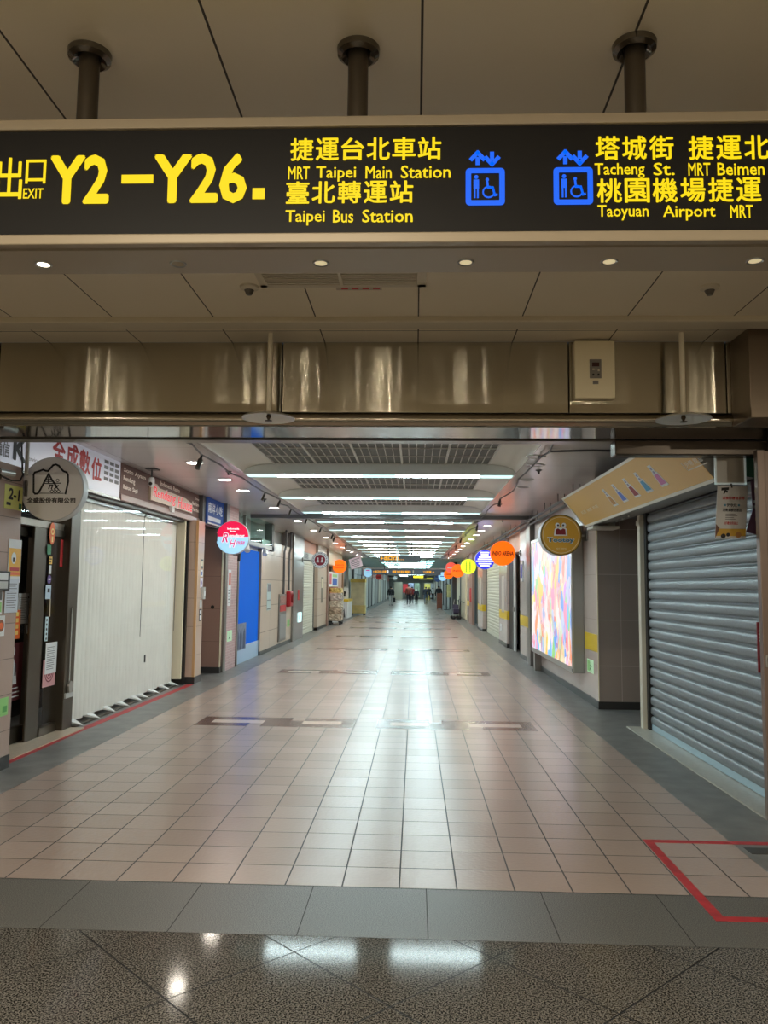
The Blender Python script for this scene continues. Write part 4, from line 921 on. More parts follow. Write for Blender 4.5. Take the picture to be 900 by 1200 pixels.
def shutter(label, fr, u0, u1, v0, v1, mat, pitch=.08, group=None, rail=m_alud, depth=.012, bar=None):
    t = thing('roller_shutter', label, 'roller shutter', fr.p((u0 + u1) / 2, v0, 0), group)
    n = int((v1 - v0 - .06) / pitch); p = []
    for k in range(n):
        z = v0 + .06 + k * pitch
        for q, dd in ((0, 0), (.03, .45), (.10, .8), (.25, .96), (.48, 1), (.68, .92), (.80, .7), (.87, .35), (.89, 0)): p.append((z + q * pitch, dd * depth))
    p.append((v0 + .06 + n * pitch, 0)); p.append((v1, 0))
    vs = [fr.p(u0, z, d_) for z, d_ in p] + [fr.p(u1, z, d_) for z, d_ in p]; k = len(p)
    B().add(vs, [(i, i + 1, k + i + 1, k + i) for i in range(k - 1)]).make('curtain', mat, t, smooth=True)
    B().fbox(fr, u0, u1, v0 + .003, v0 + .075, -.01, .02).make('bottom_bar', bar or mat, t, bevel=.003)
    for u in (u0, u1): B().fbox(fr, u - .05, u + .03, v0, v1, -.03, .045).make('guide_rail', rail, t)
    return t
shutter('cream roller shutter between the steel column and the beige wall on the left', LEFT(-3.62), 24.85, 28.45, 0, 2.4, m_rollwhite, .085)
t = thing('fascia_sign', 'grey and salmon fascia above the cream roller shutter on the left', 'sign', (-3.6, 26.6, 2.42)); B().box(-3.66, -3.56, 24.75, 28.55, 2.42, 2.66).make('band', m_greyL, t); B().box(-3.66, -3.55, 24.75, 28.55, 2.66, 3.03).make('board', M('salmon_fascia', S(224, 160, 130), .5), t); text('商店', LEFT(-3.56), 25.2, 26.6, 2.45, 2.63, .004, m_greyink, t, bold=.02)
t = paper('notice', 'tall dark notice strip on the wall beyond the cream shutter', 'notice', LEFT(-3.47), 29.6, 30.3, .95, 1.9, M('greenish_strip', S(120, 110, 96), .5)); B().fbox(LEFT(-3.47), 29.65, 30.25, 1.5, 1.85, .003, .006).make('picture', m_cream, t)

# cart of wrapped goods
def cart():
    t = thing('platform_cart', 'black platform cart standing outside the shop on the left', 'cart', (-3.24, 33.0, 0))
    B().box(-3.50, -2.98, 32.6, 33.6, .10, .16).make('deck', m_black, t, bevel=.01)
    for x in (-3.44, -3.04):
        for y in (32.7, 33.5): B().lathe((x, y - .02, .05), [(0, 0), (.05, 0), (.05, .04), (0, .04)], 16, axis='y').make('wheel', m_greyD, t)
    B().fbox(FRONT(32.6), -3.34, -3.10, .105, .155, 0, .004).make('label_plate', m_paper, t)
cart()
m_plastic = M('plastic_wrap', S(190, 176, 156), .2, var=.55, vscale=7, bump=.9, bscale=9, coat=.6)
import bmesh
def lump(name, mat, x0, x1, y0, y1, z0, z1, amp, seed, label, cat, grp):
    random.seed(seed)
    bm = bmesh.new(); bmesh.ops.create_cube(bm, size=1); bmesh.ops.subdivide_edges(bm, edges=bm.edges[:], cuts=5, use_grid_fill=True)
    for v in bm.verts:
        e = max(abs(v.co.x), abs(v.co.y), abs(v.co.z)); L = v.co.length
        k = .86 + .14 * (.5 / max(L, .01))
        v.co = v.co * k
        a = random.uniform(-amp, amp); b_ = random.uniform(-amp, amp); c_ = random.uniform(-amp, amp) if abs(v.co.z) < .4 else 0
        v.co = Vector((x0 + (v.co.x + .5) * (x1 - x0) + a, y0 + (v.co.y + .5) * (y1 - y0) + b_, z0 + (v.co.z + .5) * (z1 - z0) + c_))
    me = bpy.data.meshes.new(name); bm.to_mesh(me); bm.free(); me.materials.append(mat)
    o = bpy.data.objects.new(name, me); C.objects.link(o)
    random.seed(9)
    return tag(o, label, cat, grp)
gz = [.16, .44, .72, 1.0, 1.30]; gl = ['bottom', 'second', 'third', 'fourth']
for k in range(4):
    lump('wrapped_bundle', M('bundle_%s' % 'abcd'[k], (S(196, 178, 156), S(180, 156, 132), S(214, 198, 176), S(200, 186, 176))[k], .25, var=.4, vscale=9, bump=.8, bscale=10, coat=.5), -3.5 + .01 * k, -2.97, 32.62, 33.55, gz[k], gz[k + 1] - .012, .018, 20 + k, '%s plastic-wrapped bundle of goods stacked on the black cart' % gl[k], 'bundle', 'wrapped bundles on the cart')
lump('wrapped_bundle', M('bundle_yellow', S(216, 190, 110), .3, var=.35, vscale=9, bump=.6, bscale=10), -3.48, -3.0, 32.66, 33.5, 1.30, 1.50, .03, 31, 'top yellowish bundle crowning the stack on the black cart', 'bundle', 'wrapped bundles on the cart')
# shop front with posters behind the cart, open stall goods, canvas-covered booth
t = thing('display_board', 'white board with red and blue pictures above the wrapped goods', 'board', (-3.47, 35.0, 1.6)); L3 = LEFT(-3.47)
B().box(-3.9, -3.47, 32.0, 36.2, 1.55, 2.16).make('board', m_paper, t); B().fbox(L3, 32.5, 33.3, 1.66, 2.08, .0, .006).make('picture', M('pic_red', S(190, 60, 70), .5, var=.4, vscale=8), t); B().fbox(L3, 33.7, 35.6, 1.62, 1.90, .0, .006).make('picture', m_blue, t); B().fbox(L3, 33.7, 35.6, 1.96, 2.08, .0, .006).make('picture', m_green, t)
tag(B().box(-3.9, -3.52, 32.1, 36.0, 1.25, 1.53).make('red_shelf', M('shelf_red', S(190, 92, 76), .5, var=.3, vscale=6)), 'reddish shelf front under the white picture board', 'shelf')
tag(B().box(-3.8, -3.48, 36.3, 38.1, 0, 2.4).make('shop_partition', M('stall_pink', S(206, 170, 150), .5, var=.2, vscale=5)), 'pinkish shop partition between the picture board and the oak post', 'partition')
t = thing('goods_table', 'white-fronted goods table with yellow trim beside the covered booth', 'table', (-3.5, 40.6, 0)); B().box(-3.85, -3.3, 39.4, 42.4, .0, .82).make('body', m_paper, t, bevel=.01); B().box(-3.86, -3.28, 39.38, 42.42, .82, .93).make('band', m_yellow, t); B().fpoly(FRONT(39.38), [(-3.6, .05), (-3.4, .05), (-3.45, .5)], 0, .01).make('print', m_greyD, t)
t = thing('stall_poster', 'white poster with a dark figure standing on the goods table', 'poster', (-3.5, 40.5, .93)); B().box(-3.8, -3.35, 40.5, 40.53, .94, 1.5).make('sheet', m_paper, t); B().fdisc(FRONT(40.5), -3.55, 1.25, .08, 0, .004, 14).fbox(FRONT(40.5), -3.6, -3.5, 1.05, 1.2, 0, .004).make('figure', m_ink, t)
tag(B().box(-3.9, -3.74, 39.5, 43.4, 1.55, 2.6).make('display_backdrop', m_greyD), 'dark back screen above the goods table', 'screen')
t = thing('covered_booth', 'tall booth wrapped in khaki canvas standing beside the left wall', 'booth', (-3.12, 44.3, 0))
m_canvas = M('khaki_canvas', S(214, 204, 166), .55, var=.12, vscale=3, bump=.3, bscale=6)
B().box(-3.52, -2.72, 43.9, 44.8, .10, 1.99).make('canvas_cover', m_canvas, t, bevel=.03); B().box(-3.535, -2.705, 43.885, 44.815, 1.80, 2.0).make('band', M('khaki_gold', S(222, 194, 100), .55, var=.15, vscale=4), t, bevel=.02); B().box(-3.53, -2.71, 43.89, 44.81, .1, .55).make('fold', M('khaki_dark', S(206, 186, 120), .55, var=.15, vscale=4), t, bevel=.02)
for x in (-3.45, -2.78):
    for y in (43.95, 44.72): B().lathe((x, y - .02, .05), [(0, 0), (.05, 0), (.05, .04), (0, .04)], 14, axis='y').make('caster', m_black, t)
t = thing('tilted_board', 'tilted white menu board hanging from the ceiling above the covered booth', 'board', (-2.9, 39.5, 2.5)); tb = F((-2.92, 39.4, 2.74), (.94, 0, .34), (-.25, -.1, .9)); B().fbox(tb, -.30, .30, -.26, .26, 0, .04).make('panel', M('board_lilac', S(226, 210, 222), .4, emit=.25), t); lines(B(), tb, -.24, .24, -.2, .2, 5, .04).make('lettering', m_greyink, t); B().tube([(-2.96, 39.4, 2.86), (-2.96, 39.4, 3.05)], .012, 6).tube([(-2.84, 39.4, 2.9), (-2.84, 39.4, 3.05)], .012, 6).make('hanger', m_greyD, t)
# far left fronts: alternating shutter panels and gaps
fl = [46, 49.5, 53, 57, 61, 66, 71, 77, 83, 89, 96, 103, 110]
cols = [m_greyL, m_grey, M('panel_warm', S(196, 190, 178), .5), m_greyL, m_grey]
for k, (a, c) in enumerate(zip(fl, fl[1:])):
    t = thing('closed_shop', '%s closed grey shop front along the far left wall beyond the covered booth' % ORD[k], 'shop front', (-3.55, a, 0), 'closed shop fronts along the far left wall')
    B().box(-3.62, -3.54, a + .25, c - .25, .05, 2.3).make('panel', cols[k % 5], t); B().box(-3.62, -3.50, a - .05, a + .2, 0, 3.0).make('post', (m_greyD, m_alud, m_black)[k % 3], t); B().box(-3.62, -3.52, a + .25, c - .25, 2.32, 2.95).make('fascia', (m_paper, m_greyL, M('fascia_rose', S(196, 130, 120), .5))[k % 3], t)
t = thing('loop_mark', 'dark looped line drawn on the first far left shop front', 'drawing', (-3.53, 48, .9)); B().fring(LEFT(-3.539), 47.8, 1.05, .36, .42, 0, .01, 24).make('loop', m_ink, t)

# ------------------------------------------------------------------ right side: shuttered shop with the slanted gold fascia
shutter('large grey galvanised roller shutter under the slanted gold fascia', RIGHT(2.66), -9.2, -6.0, .012, 2.43, m_galv, .107, depth=.028, rail=m_black, bar=M('pale_blue_bar', S(176, 206, 222), .35, metal=.2))
tag(B().box(2.57, 2.66, 9.26, 9.36, 0, 2.415).box(2.56, 2.66, 9.25, 9.37, 2.30, 2.36).make('door_frame_upright', M('ivory_frame', S(210, 206, 190), .4), bevel=.004), 'ivory upright at the far end of the grey shutter', 'upright')
t = thing('fascia_sign', 'long slanted gold fascia with five small coloured cups above the grey shutter', 'sign', (2.3, 8.3, 2.4))
AY0, AY1 = 6.10, 10.72
B().prism([(1.97, 2.76), (2.27, 2.40), (2.64, 2.44), (2.64, 2.80)], 'y', AY0, AY1).make('casing', M('casing_grey', S(150, 150, 146), .4), t)
AF = F((2.27, 0, 2.40), (0, -1, 0), (-.64, 0, .768))
B().fbox(AF, -AY1, -AY0, .0, .468, .0, .004).make('gold_face', M('fascia_gold', S(206, 166, 98), .4, emit=.04), t)
m_trimw = M('trim_white', S(226, 224, 214), .4)
B().fbox(AF, -AY1 - .01, -AY0, -.012, .016, -.004, .012).make('edge_trim', m_trimw, t); B().fbox(AF, -AY1 - .01, -AY0, .455, .48, -.004, .012).make('edge_trim', m_trimw, t); B().fbox(AF, -AY1 - .012, -AY1 + .012, 0, .47, -.004, .012).make('edge_trim', m_trimw, t)
for k, (y, c) in enumerate(((8.81, S(190, 140, 80)), (8.39, S(90, 120, 210)), (7.94, S(150, 50, 60)), (7.53, S(70, 150, 190)), (7.08, S(196, 110, 170)))):
    u = -y
    def cup(e):
        return [(u - .075 - e, .125 - e), (u + .075 + e, .125 - e), (u + .045 + e, .235 + e), (u + .02 + e, .235 + e), (u + .02 + e, .315 + e), (u - .02 - e, .315 + e), (u - .02 - e, .235 + e), (u - .045 - e, .235 + e)]
    ic = B().fpoly(AF, cup(.022), .004, .006).make('cup_picture', m_paper, t)
    B().fpoly(AF, [(u - .075, .125), (u + .075, .125), (u + .045, .235), (u - .045, .235)], .006, .008).make('cup_body', M('cup_%s' % 'abcde'[k], c, .5), ic)
    B().fbox(AF, u - .016, u + .016, .245, .272, .006, .008).make('cup_neck', M('cup_neck', S(130, 130, 170), .5), ic); B().fbox(AF, u - .016, u + .016, .285, .312, .006, .008).make('cup_cap', M('cup_neck', S(130, 130, 170), .5), ic)
for k, s_ in enumerate(('紅茶', '綠茶', '奶茶')): text(s_, AF, -10.38 + k * .33, -10.12 + k * .33, .165, .21, .006, m_trimw, t)
bb = B().fstroke(AF, [(-6.40, .15), (-5.99, .15)], .008, .004, .006).fstroke(AF, [(-6.40, .15), (-6.42, .23)], .008, .004, .006).make('box_outline', m_trimw, t)
text('外帶 飲品', AF, -6.37, -6.02, .175, .225, .006, m_trimw, t)
for k in range(3):
    tag(B().tube([(2.45 + .02 * k, 9.2 + k * .35, 2.408), (2.42 + .02 * k, 9.15 + k * .35, 2.39)], .01, 6).make('hook', m_paper), '%s small white hook under the slanted gold fascia' % ('near', 'middle', 'far')[k], 'hook')
t = thing('awning_bracket', 'folded white metal bracket under the far end of the gold fascia', 'bracket', (2.36, 10.5, 2.37)); B().box(2.28, 2.62, 10.35, 10.70, 2.34, 2.375).make('plate', m_trimw, t, bevel=.004); B().box(2.30, 2.36, 10.4, 10.5, 2.375, 2.398).make('stub', m_alu, t); B().box(2.5, 2.58, 10.4, 10.5, 2.375, 2.415).make('stub', m_alu, t)
# hanging cards by the jamb
FY = FRONT(6.02)
t = thing('hanging_frame', 'clear hanging sign panel with pale frame near the right jamb', 'sign', (2.35, 6.02, 2.36))
B().fbox(FY, 2.245, 2.455, 2.36, 2.64, -.006, .0).make('panel', M('frosted_panel', S(186, 182, 172), .3), t); B().fbox(FY, 2.235, 2.248, 2.352, 2.65, -.01, .006).fbox(FY, 2.452, 2.465, 2.352, 2.65, -.01, .006).fbox(FY, 2.235, 2.465, 2.352, 2.365, -.01, .006).fbox(FY, 2.235, 2.465, 2.638, 2.65, -.01, .006).make('frame', M('frame_cyan_white', S(226, 240, 238), .4, emit=.1), t)
t = thing('price_poster', 'white hanging poster priced 999 below the clear hanging panel', 'poster', (2.36, 6.0, 1.95)); FC = F((2.215, 6.0, 1.945), (1, .03, 0), (.075, 0, 1))
B().fbox(FC, .0, .225, .0, .395, 0, .003).make('sheet', m_paper, t)
B().fbox(FC, .0, .225, .02, .075, .003, .004).make('gold_band', M('gold_band', S(226, 182, 70), .5), t); B().fpoly(FC, [(0, .0), (0, .11), (.03, .08)], .003, .005).make('corner', M('corner_brown', S(120, 80, 60), .5), t)
text('999元', FC, .075, .15, .235, .265, .004, m_ink, t, bold=.03); B().fbox(FC, .055, .07, .243, .258, .003, .004).fbox(FC, .157, .172, .243, .258, .003, .004).make('lettering', M('teal_print', S(90, 150, 180), .5), t)
for ch, u in zip('滿額即贈福袋券', [.04 + k * .024 for k in range(7)]): text(ch, FC, u, u + .021, .292, .315, .004, m_red, t, bold=.02)
text('消費滿額送禮品', FC, .045, .185, .202, .226, .004, m_ink, t, bold=.02); text('好禮送完為止', FC, .065, .165, .105, .128, .004, m_red, t, bold=.02)
lines(B(), FC, .07, .16, .14, .19, 4, .003).make('small_print', m_greyink, t)
B().fpoly(FC, [(.03, .36), (.085, .365), (.085, .385), (.03, .38)], .003, .004).fpoly(FC, [(.045, .335), (.055, .335), (.07, .365), (.055, .365)], .003, .004).fbox(FC, .065, .078, .345, .36, .003, .004).make('brush_mark', m_ink, t)
B().fdisc(FC, .06, .02, .018, .003, .005, 14).fdisc(FC, .095, .03, .014, .003, .005, 14).make('panda_print', m_ink, t); B().fdisc(FC, .17, .03, .022, .003, .005, 16).make('bun_print', M('bun', S(196, 140, 80), .5), t)
B().tube([(2.35, 6.01, 2.356), (2.35, 6.0, 2.325)], .006, 6).make('clip', m_bronze, t)
t = thing('purple_poster', 'dull purple poster with yellow flashes behind the jamb', 'poster', (2.62, 6.4, 2.0)); FP = F((2.485, 6.06, 1.97), (1, .2, 0), (0, 0, 1))
B().fpoly(FP, [(-.02, .03), (.125, .0), (.125, .42), (.03, .42), (.04, .2)], 0, .003).make('sheet', M('poster_purple', S(130, 96, 118), .5, var=.2, vscale=6), t); B().fbox(FP, .06, .12, .33, .35, .003, .005).make('flash', m_yellow, t); B().fbox(FP, .06, .12, .12, .14, .003, .005).make('flash', m_yellow, t); B().fbox(FP, .05, .12, .25, .27, .003, .005).fbox(FP, .05, .12, .21, .23, .003, .005).make('lettering', m_paper, t)
t = thing('green_banner', 'dark green banner corner hanging behind the jamb', 'banner', (2.6, 6.5, 2.4)); B().fpoly(FRONT(6.06), [(2.475, 2.42), (2.60, 2.40), (2.60, 2.66), (2.475, 2.66)], 0, .004).make('sheet', M('banner_green', S(60, 110, 90), .5), t); B().tube([(2.50, 6.05, 2.66), (2.57, 6.05, 2.45)], .005, 6).make('cord', m_paper, t)
t = thing('red_notice', 'dark red notice plate behind the brown jamb in front of the grey shutter', 'notice', (2.50, 5.87, .98)); RF = FRONT(5.864)
B().fbox(RF, 2.445, 2.555, .985, 1.34, -.012, 0).make('plate', M('notice_maroon', S(130, 36, 46), .4), t); lines(B(), RF, 2.455, 2.50, 1.20, 1.29, 4, 0).make('lettering', m_paper, t)
t = thing('shutter_latch', 'small steel latch on the brown jamb', 'latch', (2.4, 5.69, 1.08)); B().box(2.425, 2.46, 5.685, 5.70, 1.04, 1.12).make('plate', m_alu, t); B().tube([(2.442, 5.68, 1.05), (2.442, 5.68, 1.11)], .008, 8).make('bolt', m_alu, t)

# ------------------------------------------------------------------ right side: light box and round gold sign
RB = RIGHT(2.25)
t = thing('advertising_lightbox', 'bright backlit advertising light box of many colours on the right wall', 'light box', (2.34, 13.6, .37))
B().box(2.262, 2.42, 11.62, 15.68, .37, 2.48).make('cabinet', M('lightbox_grey', S(150, 150, 148), .35, metal=.4), t, bevel=.01)
B().fbox(RB, -15.68, -11.62, .37, .45, -.03, .0).fbox(RB, -15.68, -11.62, 2.42, 2.48, -.03, .0).fbox(RB, -11.70, -11.62, .45, 2.42, -.03, .0).fbox(RB, -15.68, -15.62, .45, 2.42, -.03, .0).make('frame', m_alu, t, bevel=.004)
m = bpy.data.materials.new('backlit_poster'); m.use_nodes = True; T = NT(m); p = T.n['Principled BSDF']; o_, pos = T.xyz()
v = T.scale(pos, (1, 1.0, 1.0)); n = T.new('ShaderNodeTexNoise'); n.inputs['Scale'].default_value = 1.6; T.l.new(v, n.inputs['Vector'])
mxv = T.new('ShaderNodeVectorMath', operation='MULTIPLY_ADD'); T.l.new(n.outputs['Color'], mxv.inputs[0]); mxv.inputs[1].default_value = (.9, .9, .9); T.l.new(T.scale(pos, (1, 1.5, .85)), mxv.inputs[2])
vo = T.new('ShaderNodeTexVoronoi'); vo.inputs['Scale'].default_value = 3.0; T.l.new(mxv.outputs[0], vo.inputs['Vector'])
sp = T.new('ShaderNodeSeparateColor'); T.l.new(vo.outputs['Color'], sp.inputs[0])
rp = T.ramp(sp.outputs[0], [(0, S(255, 214, 70)), (.14, S(120, 200, 255)), (.28, S(255, 245, 240)), (.42, S(255, 150, 190)), (.56, S(255, 236, 150)), (.68, S(90, 160, 250)), (.8, S(255, 150, 90)), (.9, S(150, 220, 130)), (.97, S(220, 150, 255))]); T.n[-1].color_ramp.interpolation = 'CONSTANT' if T.n[-1].type == 'VALTORGB' else 'LINEAR'
v2 = T.new('ShaderNodeTexVoronoi'); v2.inputs['Scale'].default_value = 8.0; T.l.new(mxv.outputs[0], v2.inputs['Vector']); s2 = T.new('ShaderNodeSeparateColor'); T.l.new(v2.outputs['Color'], s2.inputs[0])
r2 = T.ramp(s2.outputs[1], [(0, S(255, 255, 255)), (.5, S(255, 210, 220)), (.7, S(230, 60, 80)), (.85, S(110, 190, 240)), (1, S(255, 240, 180))])
col = T.mix(T.math('MULTIPLY', T.math('GREATER_THAN', sp.outputs[1], .45), .55), rp, r2)
up = T.math('MULTIPLY', T.math('SUBTRACT', o_[2], .5), .2)
col = T.mix(up, col, (1, .97, .98, 1))
p.inputs['Base Color'].default_value = (.05, .05, .05, 1); T.l.new(col, p.inputs['Emission Color']); p.inputs['Emission Strength'].default_value = 1.0
m.cycles.emission_sampling = 'AUTO'
B().fbox(RB, -15.62, -11.70, .45, 2.42, -.03, -.008).make('backlit_picture', m, t)
B().box(2.30, 2.42, 15.55, 15.75, 0, .37).make('leg', m_alud, t); B().fdisc(RB, -11.66, .41, .02, 0, .004, 12).make('lock', m_greyD, t)
t = paper('exit_sticker', 'green running-man exit sticker low on the pink wall beside the light box', 'sticker', RIGHT(WR), -11.45, -11.05, .42, .60, M('exit_green_pale', S(196, 232, 196), .5)); RW = RIGHT(WR)
B().fbox(RW, -11.42, -11.27, .44, .58, .003, .004).make('green_field', m_green, t); B().fdisc(RW, -11.2, .555, .018, .004, .005, 10).fstroke(RW, [(-11.21, .53), (-11.23, .49), (-11.19, .45)], .02, .004, .005).fstroke(RW, [(-11.23, .49), (-11.27, .46)], .018, .004, .005).fstroke(RW, [(-11.25, .52), (-11.16, .51)], .014, .004, .005).make('figure', m_greend, t)
m_gold = M('sign_gold_face', S(196, 146, 50), .4, emit=.05)  # faint glow put into the face though the sign is off
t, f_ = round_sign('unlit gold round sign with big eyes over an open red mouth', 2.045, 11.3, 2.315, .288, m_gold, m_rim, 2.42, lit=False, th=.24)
B().fring(f_, 2.045, 2.315, .272, .289, .0, .006, 56).make('rim_band', M('sign_bronze', S(104, 84, 40), .4), t); B().fring(f_, 2.045, 2.315, .250, .256, .002, .004, 56).make('inner_ring', m_cream, t)
B().fpoly(f_, [(1.945, 2.305), (2.135, 2.305), (2.125, 2.40), (2.105, 2.42), (1.975, 2.42), (1.955, 2.40)], .002, .005).make('mouth_outline', m_paper, t)
B().fpoly(f_, [(1.968, 2.32), (2.112, 2.32), (2.104, 2.395), (2.075, 2.41), (2.04, 2.385), (2.005, 2.41), (1.976, 2.395)], .005, .007).make('mouth', M('mouth_red', S(130, 30, 40), .5), t)
for dx in (-.045, .045):
    e = B().fdisc(f_, 2.04 + dx, 2.455, .032, .002, .005, 20).make('eye', m_paper, t); B().fdisc(f_, 2.04 + dx * .8, 2.452, .014, .005, .007, 14).make('pupil', m_ink, e)
text('Tootoy', f_, 1.85, 2.235, 2.19, 2.285, .003, m_paper, t, bold=.07); text('Tootoy', f_, 1.86, 2.225, 2.198, 2.278, .005, M('slate_blue', S(74, 120, 140), .5), t, bold=.04)
text('HOT DRINK', f_, 1.97, 2.12, 2.115, 2.135, .003, m_cream, t)

# pipes under the right ceiling
for k, (x, z) in enumerate(((2.34, 2.86), (2.24, 2.90))):
    t = thing('pipe_run', ('lower' if k == 0 else 'upper') + ' dark pipe hung along the right wall above the light box', 'pipe', (x, 14, z))
    B().tube([(x, 10.9, z), (x, 15.4, z), (x + .02, 20.5, z + .02), (x, 30, z)], .022, 8).make('pipe', m_greyD, t, smooth=True)
    for y in (11.4, 12.6, 13.9, 15.4, 17.0, 18.8, 20.8, 23, 26): B().tube([(x, y, z), (x, y, 3.05)], .008, 6).make('hanger', m_greyD, t)

# round signs further along the right
t, f_ = round_sign('lit orange round sign lettered INDO ARENA beside the dark doorway', 2.01, 18.45, 2.36, .283, e_org, e_org, 2.42)
text('INDO ARENA', f_, 1.765, 2.255, 2.305, 2.41, .004, m_dorg, t, bold=.035, shear=.15)
e_blu = M('lit_blue', S(30, 40, 210), .4, emit=.75, ecol=S(38, 50, 225))
t, f_ = round_sign('lit blue round sign with rows of white print behind the orange INDO ARENA one', 2.0, 23.1, 2.375, .283, e_blu, m_rim, 2.44)
for k, (z, w) in enumerate(((.20, .26), (.14, .22), (.07, .34), (.01, .40), (-.05, .50), (-.12, .36), (-.18, .28))): B().fbox(f_, 2.0 - w / 2, 2.0 + w / 2, 2.375 + z - .018, 2.375 + z + .018, .002, .004).make('lettering', e_wht, t)
e_lime = M('lit_lime', S(210, 240, 40), .4, emit=.9, ecol=S(222, 244, 44))
t, f_ = round_sign('lit lime yellow round sign with two columns of green characters', 1.99, 30.0, 2.35, .28, e_lime, e_lime, 2.44)
for dx in (-.08, .06):
    b = B()
    for k in range(7): b.fbox(f_, 1.99 + dx - .025, 1.99 + dx + .025, 2.16 + k * .055, 2.195 + k * .055, .002, .004)
    b.make('lettering', M('olive_ink', S(110, 130, 40), .5), t)
t, f_ = round_sign('lit orange round sign, larger of the two beyond the lime yellow one', 1.89, 35.5, 2.30, .29, e_org, e_org, 2.42); text('INDO', f_, 1.67, 2.11, 2.26, 2.34, .004, m_dorg, t, bold=.02)
t, f_ = round_sign('lit coral red round sign peeping over the larger far orange one', 1.80, 40.2, 2.56, .27, M('lit_coral', S(230, 90, 80), .4, emit=.7, ecol=S(235, 84, 70)), m_rim, 2.5)
B().fbox(f_, 1.62, 1.98, 2.52, 2.58, .002, .004).make('lettering', m_paper, t)
t, f_ = round_sign('lit orange round sign, smaller one overlapping the pale blue sign at far right', 1.94, 46.6, 2.32, .27, e_org, e_org, 2.439); B().fbox(f_, 1.78, 2.10, 2.30, 2.35, .002, .004).make('lettering', m_dorg, t)
t, f_ = round_sign('pale blue round sign half hidden behind the smaller orange one at far right', 1.86, 54.0, 2.30, .30, e_pale, m_rim, 2.525); B().fbox(f_, 1.7, 2.0, 2.28, 2.33, .002, .004).make('lettering', m_blue, t)
t, f_ = round_sign('dark blue round sign near the far end of the right wall', 1.98, 70.0, 2.33, .29, M('navy_face', S(70, 96, 150), .4, emit=.15), m_greyD, 2.525); B().fbox(f_, 1.8, 2.16, 2.31, 2.36, .002, .004).make('lettering', m_greyL, t)

# doorway, posts, shutters, shop windows on the right
dr = struct(B().box(2.56, 2.64, 18.62, 18.72, 0, 2.45).box(2.50, 2.60, 20.62, 21.39, 0, 2.45), 'door_2', m_black)
B().box(2.50, 2.54, 20.22, 20.55, 0, 2.4).make('door_leaf', m_greyL, dr, bevel=.005)
B().box(2.46, 2.50, 20.26, 20.32, .98, 1.1).make('door_handle', m_alu, dr)
tag(B().box(2.68, 3.0, 20.2, 21.05, 0, .98).make('counter_unit', M('pale_counter', S(186, 180, 172), .4), bevel=.01), 'pale low counter just inside the dark doorway', 'counter')
t = thing('dark_cabinet', 'dark blue-grey cabinet inside the doorway', 'cabinet', (3.0, 21, 0)); B().box(2.75, 3.2, 21.08, 21.38, 0, 1.55).make('body', M('slate_cabinet', S(60, 62, 72), .5), t, bevel=.01); B().box(2.745, 2.75, 21.1, 21.35, .6, 1.1).make('door', M('slate_door', S(44, 44, 52), .5), t)
t = thing('door_plaque', 'small blue and white plaque hung beside the dark doorway', 'plaque', (2.41, 18.2, 1.75)); B().box(2.40, 2.42, 18.0, 18.4, 1.72, 2.18).make('board', m_paper, t); B().fbox(RIGHT(2.40), -18.36, -18.04, 1.80, 2.1, 0, .004).make('print', M('violet_blue', S(90, 90, 190), .5), t)
shutter('cream roller shutter beyond the dark doorway on the right', RIGHT(2.60), -28.95, -23.55, 0, 2.5, m_rollwhite, .10)
t = thing('fascia_sign', 'salmon fascia board above the cream shutter on the right', 'sign', (2.55, 26.6, 2.55)); B().box(2.52, 2.62, 23.5, 29.05, 2.55, 3.03).make('board', M('salmon_fascia', S(224, 160, 130), .5), t); B().box(2.50, 2.52, 23.5, 29.05, 2.55, 2.62).make('strip', m_alu, t)
for (y0, y1, z0, z1, lab) in ((22.0, 22.7, .9, 1.9, 'pale notice strip on the pink wall between dark doorway and cream shutter'), (29.7, 30.5, .9, 1.95, 'pale notice strip on the pink wall beyond the cream shutter')):
    t = paper('notice_strip', lab, 'notice', RIGHT(2.438), -y1, -y0, z0, z1, M('strip_grey', S(196, 186, 176), .5)); lines(B(), RIGHT(2.44), -y1 + .08, -y0 - .08, z0 + .1, z1 - .1, 6, .003).make('lettering', m_greyink, t)
t = paper('wall_socket', 'small white socket plate low on the pink wall by the dark doorway', 'socket', RIGHT(2.44), -23.1, -22.7, .36, .56, m_paper, th=.01); B().fbox(RIGHT(2.44), -22.98, -22.82, .42, .5, .01, .014).make('outlet', m_greyL, t)
struct(B().box(2.55, 2.57, 31.4, 34.1, .08, 2.5), 'window_4', m_glassg)
struct(B().box(2.52, 2.60, 31.35, 31.5, 0, 2.6).box(2.52, 2.60, 34.0, 34.2, 0, 2.6).box(2.52, 2.60, 31.35, 34.2, 0, .08).box(2.52, 2.6, 31.35, 34.2, 2.5, 2.6), 'trim_shop_window', m_greyD)
t = thing('window_poster', 'white poster cabinet inside the lit shop window on the right', 'poster', (2.7, 32.6, .1)); B().box(2.66, 2.74, 31.7, 33.7, .1, 1.5).make('cabinet_base', m_paper, t); B().box(2.66, 2.74, 31.8, 33.6, 1.55, 2.3).make('cabinet_display', M('pale_cyan', S(190, 220, 230), .4, emit=.3), t)
t = thing('cream_door', 'pair of tall cream folding panels on the far right wall', 'panel', (2.4, 43, 0)); B().box(2.44, 2.5, 39.0, 42.6, .05, 2.25).make('leaf', m_cream, t); B().box(2.44, 2.5, 43.0, 47.2, .05, 2.25).make('leaf', m_cream, t); B().box(2.40, 2.5, 42.65, 42.95, 0, 2.3).make('post', m_greyD, t); B().box(2.42, 2.44, 39.5, 47, .82, .86).make('rail', m_greyD, t)
tag(B().box(2.40, 2.42, 34.6, 35.4, .95, 1.55).make('red_box', m_red), 'red hose box on the pinkish panel at far right', 'hose box')

